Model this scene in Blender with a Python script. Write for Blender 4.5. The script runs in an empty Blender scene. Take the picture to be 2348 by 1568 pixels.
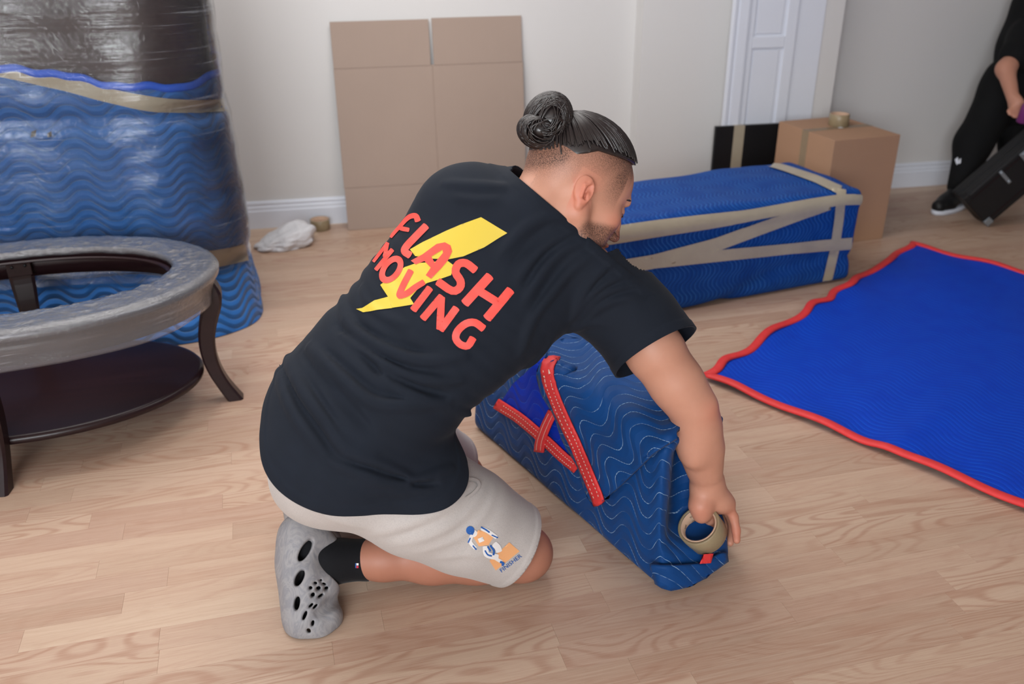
import bpy, bmesh, math, random
import numpy as np
from mathutils import Vector, Matrix, geometry, noise
from mathutils.bvhtree import BVHTree
import openvdb

scene = bpy.context.scene
COL = scene.collection
random.seed(7)

# ------------------------------------------------------------------ camera
FPX = 2099.0                                   # focal length in pixels of a 2348-wide frame
YAW, PITCH, ROLL = (math.radians(a) for a in (14.75, 25.59, 0.248))
CAM_H = 1.40
def _axes():
    cy, sy, cp, sp = math.cos(YAW), math.sin(YAW), math.cos(PITCH), math.sin(PITCH)
    f = Vector((sy*cp, cy*cp, -sp)); r = Vector((cy, -sy, 0)); d = f.cross(r)
    c, s = math.cos(ROLL), math.sin(ROLL)
    return c*r + s*d, -s*r + c*d, f
AX_R, AX_D, AX_F = _axes()
CAM = Vector((0, 0, CAM_H))
cam_data = bpy.data.cameras.new('camera')
cam = bpy.data.objects.new('camera', cam_data); COL.objects.link(cam)
cam.matrix_world = Matrix(((AX_R.x, -AX_D.x, -AX_F.x, 0), (AX_R.y, -AX_D.y, -AX_F.y, 0),
                           (AX_R.z, -AX_D.z, -AX_F.z, CAM_H), (0, 0, 0, 1)))
cam_data.sensor_width = 36.0
cam_data.lens = FPX/2348*36
cam_data.clip_start = 0.05
cam_data.dof.use_dof = True
cam_data.dof.focus_distance = 1.95
cam_data.dof.aperture_fstop = 3.2
scene.camera = cam

# ------------------------------------------------------------------ world, light, exposure
world = bpy.data.worlds.new('world'); scene.world = world
world.use_nodes = True
world.node_tree.nodes['Background'].inputs['Color'].default_value = (0.80, 0.88, 1.0, 1)
world.node_tree.nodes['Background'].inputs['Strength'].default_value = 0.35

def area_light(name, loc, target, sx, sy, power, color):
    d = bpy.data.lights.new(name, 'AREA'); d.shape = 'RECTANGLE'; d.size = sx; d.size_y = sy
    d.energy = power; d.color = color
    o = bpy.data.objects.new(name, d); COL.objects.link(o)
    o.location = loc
    o.rotation_euler = (Vector(target) - Vector(loc)).to_track_quat('-Z', 'Y').to_euler()
    return o
area_light('ceiling_light', (-0.1, 2.75, 2.46), (-0.1, 2.75, 0), 2.6, 1.6, 72, (1.0, 0.98, 0.96))
area_light('window_light', (-1.5, -2.5, 1.75), (0.6, 3.8, 0.7), 2.4, 1.5, 190, (0.92, 0.965, 1.0))

scene.cycles.max_bounces = 5; scene.cycles.diffuse_bounces = 3; scene.cycles.glossy_bounces = 3; scene.cycles.transparent_max_bounces = 8
scene.cycles.caustics_reflective = False; scene.cycles.caustics_refractive = False
scene.view_settings.view_transform = 'Standard'
scene.view_settings.look = 'None'
scene.view_settings.gamma = 1.0
scene.view_settings.use_curve_mapping = False
scene.view_settings.exposure = -0.20

# ------------------------------------------------------------------ helpers: where things stand
def ray(x, y):
    return AX_R*((x-1174)/FPX) + AX_D*((y-784)/FPX) + AX_F
def fl(x, y, z=0.0):
    d = ray(x, y); return CAM + d*((z-CAM_H)/d.z)
def at(x, y, t):
    return CAM + ray(x, y)*t

# ------------------------------------------------------------------ helpers: objects
def link(o, parent=None):
    COL.objects.link(o)
    if parent is not None: o.parent = parent
    return o
def empty(name, loc=(0, 0, 0), rz=0.0):
    o = bpy.data.objects.new(name, None); link(o)
    o.location = loc; o.rotation_euler = (0, 0, rz); o.empty_display_size = 0.05
    bpy.context.view_layer.update()
    return o
def tag(o, label=None, cat=None, group=None, kind=None):
    if label: o['label'] = label
    if cat: o['category'] = cat
    if group: o['group'] = group
    if kind: o['kind'] = kind
    return o
def finish(name, me, mat, parent=None, smooth=True, world_space=True):
    me.name = name
    for p in me.polygons: p.use_smooth = smooth
    if mat is not None: me.materials.append(mat)
    o = bpy.data.objects.new(name, me); link(o)
    if parent is not None:
        o.parent = parent
        if world_space: o.matrix_parent_inverse = parent.matrix_world.inverted()
    return o
def mesh_obj(name, verts, faces, mat, parent=None, smooth=True, uv=None):
    me = bpy.data.meshes.new(name)
    me.from_pydata([tuple(v) for v in verts], [], [tuple(f) for f in faces]); me.update()
    if uv is not None:
        l = me.uv_layers.new(name='UVMap')
        vi = np.empty(len(me.loops), dtype=np.int32); me.loops.foreach_get('vertex_index', vi)
        l.data.foreach_set('uv', np.asarray(uv, dtype=np.float32)[vi].ravel())
    return finish(name, me, mat, parent, smooth)
def bm_obj(name, bm, mat, parent=None, smooth=False):
    bmesh.ops.recalc_face_normals(bm, faces=bm.faces)
    me = bpy.data.meshes.new(name); bm.to_mesh(me); bm.free()
    return finish(name, me, mat, parent, smooth)
def bm_box(bm, lo, hi, M=None, bevel=0.0):
    r = bmesh.ops.create_cube(bm, size=1.0)
    vs = r['verts']
    for v in vs:
        v.co = Vector(((lo[0]+hi[0])/2 + v.co.x*(hi[0]-lo[0]), (lo[1]+hi[1])/2 + v.co.y*(hi[1]-lo[1]),
                       (lo[2]+hi[2])/2 + v.co.z*(hi[2]-lo[2])))
    if bevel:
        es = list({e for v in vs for e in v.link_edges})
        r2 = bmesh.ops.bevel(bm, geom=es, offset=bevel, segments=2, affect='EDGES', profile=0.6)
        vs = list({v for f in r2['faces'] for v in f.verts} | {v for v in vs if v.is_valid})
    if M is not None:
        bmesh.ops.transform(bm, matrix=M, verts=vs)
    return vs
def box(name, lo, hi, mat, parent=None, M=None, bevel=0.0, smooth=False):
    bm = bmesh.new(); bm_box(bm, lo, hi, M, bevel)
    return bm_obj(name, bm, mat, parent, smooth)
def loft(name, rings, mat, parent=None, closed=True, caps=True, uv=None, smooth=True):
    n = len(rings[0]); V = [p for r in rings for p in r]; F = []
    m = n if closed else n-1
    for i in range(len(rings)-1):
        for j in range(m):
            a, b = i*n+j, i*n+(j+1) % n
            F.append((a, b, b+n, a+n))
    if caps and closed:
        F.append(tuple(range(n-1, -1, -1))); F.append(tuple(range((len(rings)-1)*n, len(rings)*n)))
    return mesh_obj(name, V, F, mat, parent, smooth, uv)
def tube(name, pts, rad, mat, parent=None, n=8, caps=True, smooth=True):
    pts = [Vector(p) for p in pts]; rings = []
    up = Vector((0, 0, 1))
    if not hasattr(rad, '__len__'): rad = [rad]*len(pts)
    for i, p in enumerate(pts):
        t = (pts[min(i+1, len(pts)-1)] - pts[max(i-1, 0)]).normalized()
        a = t.cross(up)
        if a.length < 1e-3: a = t.cross(Vector((1, 0, 0)))
        a.normalize(); b = a.cross(t)
        rings.append([p + (a*math.cos(q) + b*math.sin(q))*rad[i] for q in (2*math.pi*k/n for k in range(n))])
    return loft(name, rings, mat, parent, True, caps, None, smooth)
def lathe(name, prof, M, mat, parent=None, n=40, smooth=True, closed_profile=False):
    V, F = [], []
    m = len(prof)
    for i in range(n):
        a = 2*math.pi*i/n
        for r, z in prof: V.append(M @ Vector((r*math.cos(a), r*math.sin(a), z)))
    for i in range(n):
        for j in range(m if closed_profile else m-1):
            k = (j+1) % m; i2 = (i+1) % n
            F.append((i*m+j, i2*m+j, i2*m+k, i*m+k))
    return mesh_obj(name, V, F, mat, parent, smooth)
def frame(origin, xdir, zdir):
    x = Vector(xdir).normalized(); z = Vector(zdir); z = (z - x*z.dot(x)).normalized(); y = z.cross(x)
    return Matrix(((x.x, y.x, z.x, origin[0]), (x.y, y.y, z.y, origin[1]), (x.z, y.z, z.z, origin[2]), (0, 0, 0, 1)))
def resample(pts, n):
    P = np.array([tuple(p) for p in pts], dtype=float)
    s = np.concatenate([[0], np.cumsum(np.linalg.norm(np.diff(P, axis=0), axis=1))])
    t = np.linspace(0, s[-1], n)
    return np.stack([np.interp(t, s, P[:, k]) for k in range(P.shape[1])], 1)
def spline(pts, n):
    """Catmull-Rom through the points, n samples"""
    P = np.array([tuple(p) for p in pts], dtype=float)
    Q = np.vstack([2*P[0]-P[1], P, 2*P[-1]-P[-2]]); out = []
    m = len(P)-1
    for i in range(n):
        t = i/(n-1)*m; k = min(int(t), m-1); u = t-k
        a, b, c, d = Q[k], Q[k+1], Q[k+2], Q[k+3]
        out.append(0.5*((2*b) + (c-a)*u + (2*a-5*b+4*c-d)*u*u + (3*b-a-3*c+d)*u**3))
    return np.array(out)

# ------------------------------------------------------------------ helpers: materials
def srgb(r, g, b):
    return tuple((c/255/12.92 if c/255 <= 0.04045 else ((c/255+0.055)/1.055)**2.4) for c in (r, g, b)) + (1.0,)
class NT:
    def __init__(s, name):
        s.m = bpy.data.materials.new(name); s.m.use_nodes = True
        s.t = s.m.node_tree; s.b = s.t.nodes['Principled BSDF']; s.out = s.t.nodes['Material Output']
    def n(s, typ, **kw):
        o = s.t.nodes.new(typ)
        for k, v in kw.items():
            if k.startswith('i_'): 
                key = k[2:]; key = int(key) if key.isdigit() else key.replace('_', ' ')
                s.put(o.inputs[key], v)
            else: setattr(o, k, v)
        return o
    def put(s, sock, v):
        if hasattr(v, 'is_output'): s.t.links.new(v, sock)
        elif v is not None: sock.default_value = v
    def math(s, op, a, b=None, c=None, clamp=False):
        o = s.t.nodes.new('ShaderNodeMath'); o.operation = op; o.use_clamp = clamp
        for i, v in enumerate((a, b, c)):
            if v is not None: s.put(o.inputs[i], v)
        return o.outputs[0]
    def vmath(s, op, a, b=None):
        o = s.t.nodes.new('ShaderNodeVectorMath'); o.operation = op
        s.put(o.inputs[0], a)
        if b is not None: s.put(o.inputs[1], b)
        return o.outputs[0]
    def mix(s, f, a, b, blend='MIX'):
        o = s.t.nodes.new('ShaderNodeMix'); o.data_type = 'RGBA'; o.blend_type = blend; o.clamp_factor = True
        s.put(o.inputs[0], f); s.put(o.inputs[6], a); s.put(o.inputs[7], b); return o.outputs[2]
    def ramp(s, f, stops, interp='LINEAR'):
        o = s.t.nodes.new('ShaderNodeValToRGB'); o.color_ramp.interpolation = interp
        el = o.color_ramp.elements
        while len(el) < len(stops): el.new(0.5)
        for e, (p, c) in zip(el, stops): e.position = p; e.color = c if hasattr(c, '__len__') else (c, c, c, 1)
        s.put(o.inputs[0], f); return o.outputs[0]
    def sstep(s, v, lo, hi):
        o = s.t.nodes.new('ShaderNodeMapRange'); o.interpolation_type = 'SMOOTHSTEP'
        s.put(o.inputs[0], v); o.inputs[1].default_value = lo; o.inputs[2].default_value = hi
        return o.outputs[0]
    def noise(s, vec, scale=5, detail=3, rough=0.5, dist=0.0):
        o = s.t.nodes.new('ShaderNodeTexNoise')
        s.put(o.inputs['Vector'], vec); o.inputs['Scale'].default_value = scale; o.inputs['Detail'].default_value = detail
        o.inputs['Roughness'].default_value = rough; o.inputs['Distortion'].default_value = dist
        return o.outputs['Fac']
    def scaled(s, vec, sc, off=(0, 0, 0)):
        o = s.t.nodes.new('ShaderNodeMapping'); s.put(o.inputs[0], vec)
        o.inputs['Scale'].default_value = sc; o.inputs['Location'].default_value = off; return o.outputs[0]
    def sep(s, vec):
        o = s.t.nodes.new('ShaderNodeSeparateXYZ'); s.put(o.inputs[0], vec); return o.outputs
    def comb(s, x, y, z):
        o = s.t.nodes.new('ShaderNodeCombineXYZ')
        for i, v in enumerate((x, y, z)): s.put(o.inputs[i], v)
        return o.outputs[0]
    def attr(s, name, out='Fac'):
        o = s.t.nodes.new('ShaderNodeAttribute'); o.attribute_name = name; return o.outputs[out]
    def coord(s, which='Object'):
        return s.t.nodes.new('ShaderNodeTexCoord').outputs[which]
    def geo(s, which='Position'):
        return s.t.nodes.new('ShaderNodeNewGeometry').outputs[which]
    def bump(s, h, strength=0.3, dist=0.01, normal=None):
        o = s.t.nodes.new('ShaderNodeBump'); s.put(o.inputs['Height'], h)
        o.inputs['Strength'].default_value = strength; o.inputs['Distance'].default_value = dist
        if normal is not None: s.put(o.inputs['Normal'], normal)
        return o.outputs[0]
    def set(s, **kw):
        for k, v in kw.items(): s.put(s.b.inputs[k.replace('_', ' ')], v)
        return s
def plain(name, rgb, rough=0.6, spec=0.5, metal=0.0, var=0.0, scale=12.0, bump=0.0, bscale=80.0, bdist=0.002):
    t = NT(name); c = srgb(*rgb)
    base = c
    p = t.geo()
    if var:
        f = t.noise(p, scale, 4, 0.6)
        base = t.mix(f, tuple(x*(1-var) for x in c[:3])+(1,), tuple(min(1, x*(1+var)) for x in c[:3])+(1,))
    t.set(Base_Color=base, Roughness=rough, Metallic=metal); t.b.inputs['Specular IOR Level'].default_value = spec
    if bump: t.set(Normal=t.bump(t.noise(p, bscale, 3, 0.6), bump, bdist))
    return t.m

# ------------------------------------------------------------------ materials
def mat_wall():
    t = NT('wall_paint'); p = t.geo()
    c = t.mix(t.noise(p, 1.2, 1), srgb(213, 212, 212), srgb(218, 217, 216))
    t.set(Base_Color=c, Roughness=0.75); return t.m
M_WALL = mat_wall()
M_WHITE = plain('white_trim_paint', (224, 229, 240), 0.35, 0.5, bump=0.03, bscale=60)
M_CEIL = plain('ceiling_paint', (236, 234, 230), 0.9, 0.2)
def mat_wood():
    t = NT('oak_laminate')
    rnd = t.attr('plank', 'Color'); r = t.sep(rnd)
    p = t.geo(); q = t.sep(p)
    # plank-local coordinates: shifted per plank so no two strips share grain
    u = t.math('ADD', q[0], t.math('MULTIPLY', r[0], 37.0)); v = t.math('ADD', q[1], t.math('MULTIPLY', r[1], 23.0))
    lines = t.noise(t.comb(t.math('MULTIPLY', u, 1.0), t.math('MULTIPLY', v, 26.0), r[2]), 1.0, 2.0, 0.4, 0.0)
    cath = t.noise(t.comb(t.math('MULTIPLY', u, 1.9), t.math('MULTIPLY', v, 11.0), r[2]), 1.0, 1.2, 0.35, 0.25)
    rings = t.math('PINGPONG', t.math('MULTIPLY', cath, 15.0), 0.5)
    ringm = t.math('MULTIPLY', t.sstep(rings, 0.20, 0.48), t.math('ADD', t.math('MULTIPLY', t.sstep(r[2], 0.35, 0.75), 0.75), 0.22))
    fine = t.noise(t.comb(t.math('MULTIPLY', u, 6.0), t.math('MULTIPLY', v, 420.0), 0.0), 1.0, 2.0, 0.6)
    pores = t.sstep(t.noise(t.comb(t.math('MULTIPLY', u, 26.0), t.math('MULTIPLY', v, 700.0), 0.0), 1.0, 2.0, 0.5), 0.56, 0.72)
    base = t.ramp(r[0], [(0.0, srgb(176, 146, 126)), (0.3, srgb(186, 158, 137)), (0.6, srgb(193, 165, 144)), (0.85, srgb(180, 148, 129)), (1.0, srgb(202, 178, 156))])
    c = t.mix(t.math('MULTIPLY', t.sstep(lines, 0.42, 0.72), 0.36), base, srgb(168, 128, 106))
    c = t.mix(t.math('MULTIPLY', ringm, 0.55), c, srgb(158, 114, 92))
    c = t.mix(t.math('MULTIPLY', t.sstep(fine, 0.4, 0.75), 0.30), c, srgb(212, 190, 170))
    c = t.mix(t.math('MULTIPLY', pores, 0.26), c, srgb(146, 108, 88))
    t.set(Base_Color=c, Roughness=t.math('ADD', 0.36, t.math('MULTIPLY', fine, 0.14)))
    t.b.inputs['Specular IOR Level'].default_value = 0.4
    return t.m
M_WOOD = mat_wood()
M_JOINT = plain('floor_underlay', (120, 86, 64), 0.9)

# ------------------------------------------------------------------ the setting
STRIP = 0.0685; Y0 = 0.90-55*0.0685
def build_floor():
    base = box('floor', (-3.2, -3.0, -0.05), (7.0, 5.6, -0.004), M_JOINT); tag(base, kind='structure')
    rng = random.Random(3)
    planks = []; rows = int((4.82-Y0)/STRIP)+1
    for i in range(rows):
        y = Y0 + i*STRIP; x = -2.75 - rng.random()*0.4
        while x < 5.55:
            L = rng.choice((0.36, 0.44, 0.52, 0.60, 0.68)) * (0.85+0.3*rng.random())
            x1 = min(x+L, 5.6); L = x1-x
            cx, cy = x+L/2, y+STRIP/2
            d = (Vector((cx, cy, 0)) - CAM); dep = d.dot(AX_F)
            px = 1174+FPX*d.dot(AX_R)/max(dep, .1); py = 784+FPX*d.dot(AX_D)/max(dep, .1)
            seen = -250 < px < 2600 and 330 < py < 1700 and dep > .3
            planks.append((x, x1, y, dep if seen else 99.0, (rng.random(), rng.random(), rng.random())))
            x = x1
    planks.sort(key=lambda p: p[3])
    def geom(bm, p, layer):
        x0, x1, y, dep, r = p; g = 0.0001; h = 0.0001*(r[1]-0.5)
        lo, hi = Vector((x0+g, y+g, -0.006)), Vector((x1-g, y+STRIP-g, h))
        c = 0.0002
        b = [bm.verts.new(v) for v in ((lo.x, lo.y, lo.z), (hi.x, lo.y, lo.z), (hi.x, hi.y, lo.z), (lo.x, hi.y, lo.z))]
        m = [bm.verts.new(v) for v in ((lo.x, lo.y, h-c), (hi.x, lo.y, h-c), (hi.x, hi.y, h-c), (lo.x, hi.y, h-c))]
        t = [bm.verts.new(v) for v in ((lo.x+c, lo.y+c, h), (hi.x-c, lo.y+c, h), (hi.x-c, hi.y-c, h), (lo.x+c, hi.y-c, h))]
        fs = []
        for a, e in ((b, m), (m, t)):
            for k in range(4): fs.append(bm.faces.new((a[k], a[(k+1) % 4], e[(k+1) % 4], e[k])))
        fs.append(bm.faces.new(t))
        for f in fs:
            for l in f.loops: l[layer] = (r[0], r[1], r[2], 1)
    for p in planks[:300]:
        bm = bmesh.new(); layer = bm.loops.layers.float_color.new('plank'); geom(bm, p, layer)
        bm_obj('floor_plank', bm, M_WOOD, base)
    bm = bmesh.new(); layer = bm.loops.layers.float_color.new('plank')
    for p in planks[300:]: geom(bm, p, layer)
    o = bm_obj('floor_planks', bm, M_WOOD, base); tag(o, kind='stuff')
build_floor()

# back wall: local frame s (along), z (up), n (towards the room)
WA = math.radians(-3.2); WO = Vector((-0.167, 4.381, 0)); WX = Vector((math.cos(WA), math.sin(WA), 0)); WN = Vector((math.sin(WA), -math.cos(WA), 0))
WM = Matrix(((WX.x, -WN.x, 0, WO.x), (WX.y, -WN.y, 0, WO.y), (0, 0, 1, 0), (0, 0, 0, 1)))   # columns: s, -n, z
def wp(x, y, n=0.0):
    d = ray(x, y); o = WO + WN*n
    p = CAM + d*((o-CAM).dot(WN)/d.dot(WN)); return (p-WO).dot(WX), p.z
CEIL = 2.5
S1 = wp(1452, 120, 0.0)[0]; S2 = wp(1660, 120, .10)[0]; S3 = wp(1937, 20, .19)[0]
S1b = wp(1470, 120, .10)[0]
SD0 = wp(1678, 20, .19)[0]; SD1 = wp(1830, 20, .19)[0]
ND = 0.03
def wall_box(name, s0, s1, n, extra=0.25):
    return tag(box(name, (s0, -n, 0), (s1, extra, CEIL), M_WALL, None, WM), kind='structure')
wall_box('wall_back', -3.2, S1b+.02, 0.0)
wall_box('wall_chase', S1b, S2+.02, 0.10)
wall_box('wall_door', S2+.045, S3, 0.19)
wall_box('wall_right_of_door', S3-.02, 6.0, ND)
def baseboard(name, s0, s1, n):
    prof = [(0, 0), (0.016, 0), (0.016, 0.082), (0.0125, 0.090), (0.0125, 0.100), (0.008, 0.110), (0.010, 0.118), (0.007, 0.128), (0, 0.130)]
    rings = [[WM @ Vector((s, -n-d, z)) for d, z in prof] for s in (s0, s1)]
    o = loft(name, rings, M_WHITE, None, True, True, None, False); tag(o, kind='structure'); return o
baseboard('baseboard_back', -3.2, S1b, 0.0)
baseboard('baseboard_chase', S1b-.016, S2+.03, 0.10)
baseboard('baseboard_right', S3, 6.0, ND)
for nm, lo, hi in (('wall_left', (-2.9, -3.0, 0), (-2.7, 5.4, CEIL)), ('wall_right', (5.6, -3.0, 0), (5.8, 5.4, CEIL)), ('wall_behind', (-2.9, -3.1, 0), (5.8, -2.9, CEIL))):
    tag(box(nm, lo, hi, M_WALL), kind='structure')
tag(box('ceiling', (-2.9, -3.1, CEIL), (5.8, 5.4, CEIL+.1), M_CEIL), kind='structure')
def build_door():
    d = empty('door_1', WM @ Vector(((SD0+SD1)/2, -.19, 0))); tag(d, kind='structure')
    cw = 0.085
    def bxw(name, s0, s1, n0, n1, z0, z1, bev=0.003):
        return box(name, (s0, -n1, z0), (s1, -n0, z1), M_WHITE, d, WM, bev)
    a = SD0
    bxw('casing', a, a+cw, .19, .212, 0, 2.1)
    bxw('casing_bead', a, a+.014, .212, .218, 0, 2.1, .002)
    bxw('casing_bead', a+.030, a+cw-.008, .212, .2155, 0, 2.1, .0015)
    l0, l1 = a+cw+.003, SD1+.14
    zr = wp(1760, 96, .19)[1]
    st = 0.028
    bxw('door_leaf', l0, l1, .188, .194, 0, 2.06, .001)
    bxw('stile', l0, l0+st, .194, .203, 0, 2.06); bxw('stile', SD1-.055, SD1-.001, .194, .203, 0, 2.06)
    bxw('rail', l0+st, SD1-.055, .194, .203, zr-.026, zr+.026); bxw('rail', l0+st, SD1-.055, .194, .203, 0.0, .13); bxw('rail', l0+st, SD1-.055, .194, .203, 1.93, 2.06)
    for z0, z1 in ((.13, zr-.026), (zr+.026, 1.93)):
        bxw('door_panel', l0+st+.012, SD1-.075, .194, .1975, z0+.012, z1-.012, .002)
    bxw('casing', SD1, SD1+.004, .19, .193, 0, 2.1, .0005)
build_door()

# ------------------------------------------------------------------ more mesh helpers
def waves(P, scale, seed, n=14):
    """smooth pseudo noise in about -1..1 for an (N,3) array"""
    rg = np.random.RandomState(seed); P = np.asarray(P, dtype=float)
    out = np.zeros(len(P))
    for i in range(n):
        d = rg.normal(size=3); d /= np.linalg.norm(d)
        out += np.sin(P @ d*scale*(0.6+0.9*rg.rand()) + rg.rand()*6.28 + 1.3*np.sin(P @ rg.normal(size=3)*scale*0.4))
    return out/math.sqrt(n)*0.9
def set_attr(me, name, A):
    A = np.asarray(A, dtype=np.float32)
    if A.ndim == 1:
        a = me.attributes.new(name, 'FLOAT', 'POINT'); a.data.foreach_set('value', A)
    else:
        if A.shape[1] == 2: A = np.c_[A, np.zeros(len(A))]
        a = me.attributes.new(name, 'FLOAT_VECTOR', 'POINT'); a.data.foreach_set('vector', A.astype(np.float32).ravel())
def verts_np(me):
    a = np.empty(len(me.vertices)*3, dtype=np.float32); me.vertices.foreach_get('co', a); return a.reshape(-1, 3).astype(float)
def normals_np(me):
    me.update()
    a = np.empty(len(me.vertices)*3, dtype=np.float32); me.vertices.foreach_get('normal', a); return a.reshape(-1, 3).astype(float)
def set_verts(me, P):
    me.vertices.foreach_set('co', np.asarray(P, dtype=np.float32).ravel()); me.update()
def softbox_mesh(size, r=0.02, step=0.03):
    """rounded subdivided box 0..size, merged verts, local coordinates"""
    lx, ly, lz = size; n = [max(2, int(round(s/step))) for s in size]
    key = {}; V = []; F = []
    def vid(i, j, k):
        if (i, j, k) not in key:
            key[(i, j, k)] = len(V); V.append((lx*i/n[0], ly*j/n[1], lz*k/n[2]))
        return key[(i, j, k)]
    for ax in range(3):
        a, b = [q for q in range(3) if q != ax]
        for side in (0, n[ax]):
            for i in range(n[a]):
                for j in range(n[b]):
                    q = []
                    for di, dj in ((0, 0), (1, 0), (1, 1), (0, 1)):
                        c = [0, 0, 0]; c[ax] = side; c[a] = i+di; c[b] = j+dj; q.append(vid(*c))
                    F.append(q)
    P = np.array(V); C = np.clip(P, r, np.array(size)-r); D = P-C
    L = np.linalg.norm(D, axis=1); m = L > 1e-9
    P[m] = C[m] + D[m]/L[m][:, None]*r
    return P, F
def mesh_from(name, P, F):
    me = bpy.data.meshes.new(name); me.from_pydata([tuple(p) for p in P], [], [tuple(f) for f in F]); me.update()
    bm = bmesh.new(); bm.from_mesh(me); bmesh.ops.recalc_face_normals(bm, faces=bm.faces); bm.to_mesh(me); bm.free(); return me
def bvh_of(objs):
    V, F = [], []
    for o in (objs if isinstance(objs, (list, tuple)) else [objs]):
        b = len(V); V += [o.matrix_world @ v.co for v in o.data.vertices]; F += [[b+i for i in p.vertices] for p in o.data.polygons]
    return BVHTree.FromPolygons(V, F)
def inside(poly, pts):
    x, y = pts[:, 0], pts[:, 1]; c = np.zeros(len(pts), bool); n = len(poly)
    for i in range(n):
        x1, y1 = poly[i]; x2, y2 = poly[i-1]
        if y1 == y2: continue
        c ^= ((y1 > y) != (y2 > y)) & (x < (x2-x1)*(y-y1)/(y2-y1)+x1)
    return c
def tri_region(loops, step):
    """triangulate a region of outline loops (outer + holes) with interior points: verts2d, faces"""
    V, E = [], []; P = []
    for lp in loops:
        lp = np.asarray(lp, float); Q = []
        for i in range(len(lp)):
            a, b = lp[i], lp[(i+1) % len(lp)]; m = max(1, int(np.linalg.norm(b-a)/step))
            Q += [a+(b-a)*k/m for k in range(m)]
        o = len(V); V += Q; E += [(o+i, o+(i+1) % len(Q)) for i in range(len(Q))]; P.append(np.array(Q))
    A = np.array(V); lo, hi = A.min(0), A.max(0)
    gx, gy = np.meshgrid(np.arange(lo[0]+step/2, hi[0], step), np.arange(lo[1]+step/2, hi[1], step))
    G = np.c_[gx.ravel(), gy.ravel()]
    ins = np.zeros(len(G), bool)
    for q in P: ins ^= inside(q, G)
    G = G[ins]
    if len(G):
        d = np.min(((G[:, None, :]-A[None, ::2, :])**2).sum(2), 1); G = G[d > (step*0.45)**2]
    allv = [Vector((float(v[0]), float(v[1]))) for v in V] + [Vector((float(v[0]), float(v[1]))) for v in G]
    r = geometry.delaunay_2d_cdt(allv, E, [], 0, 1e-5)
    vv = np.array([tuple(v) for v in r[0]]); ff = [list(f) for f in r[2]]
    cen = np.array([vv[f].mean(0) for f in ff]); keep = np.zeros(len(ff), bool)
    for q in P: keep ^= inside(q, cen)
    return vv, [f for f, k in zip(ff, keep) if k]
def largest(ff):
    """the biggest connected piece of a face list"""
    par = {}
    def find(a):
        while par[a] != a: par[a] = par[par[a]]; a = par[a]
        return a
    for f in ff:
        for i in f: par.setdefault(i, i)
        for i in f[1:]: par[find(i)] = find(f[0])
    cnt = {}
    for f in ff: r = find(f[0]); cnt[r] = cnt.get(r, 0)+1
    if not cnt: return ff
    best = max(cnt, key=cnt.get); return [f for f in ff if find(f[0]) == best]
def drape(name, loops, bvh, off, mat, parent=None, step=8.0, thick=0.0, quv=None, lift=None):
    """lay a flat outline (given in the photograph's frame) on a surface: every vertex gets its own place on the surface"""
    vv, ff = tri_region(loops, step); P = []; N = []; bad = []
    for i, (x, y) in enumerate(vv):
        h = bvh.ray_cast(CAM, ray(x, y).normalized())
        if h[0] is None:
            h = bvh.find_nearest(at(x, y, 1.9)); bad.append(i)
        n = h[1] if h[1].dot(ray(x, y)) < 0 else -h[1]
        P.append(h[0]); N.append(n)
    # blend normals a little so the sheet stays smooth
    P = [p+n*(off + (lift(vv[i]) if lift else 0.0)) for i, (p, n) in enumerate(zip(P, N))]
    bd = set(bad); ff = largest([f for f in ff if not any(i in bd for i in f)])
    us = sorted({i for f in ff for i in f}); ix = {v: k for k, v in enumerate(us)}; P = [P[i] for i in us]; ff = [[ix[i] for i in f] for f in ff]
    me = bpy.data.meshes.new(name); me.from_pydata([tuple(p) for p in P], [], ff); me.update()
    if me.polygons and sum(1 for p in me.polygons if p.normal.dot(CAM-p.center) > 0) < len(me.polygons)/2: me.flip_normals()
    if quv is not None: set_attr(me, 'quv', np.array([quv(p) for p in P]))
    o = finish(name, me, mat, parent, True)
    if thick:
        md = o.modifiers.new('thickness', 'SOLIDIFY'); md.thickness = thick; md.offset = 1.0
    return o
def ribbon(pts, w):
    """outline of a strip of width w (number or list) along a polyline"""
    P = np.array(pts, float); n = len(P); W = np.ones(n)*w if not hasattr(w, '__len__') else np.array(w, float)
    T = np.gradient(P, axis=0); T /= np.linalg.norm(T, axis=1)[:, None]; Nn = np.c_[-T[:, 1], T[:, 0]]
    return np.vstack([P+Nn*W[:, None]/2, (P-Nn*W[:, None]/2)[::-1]])

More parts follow.
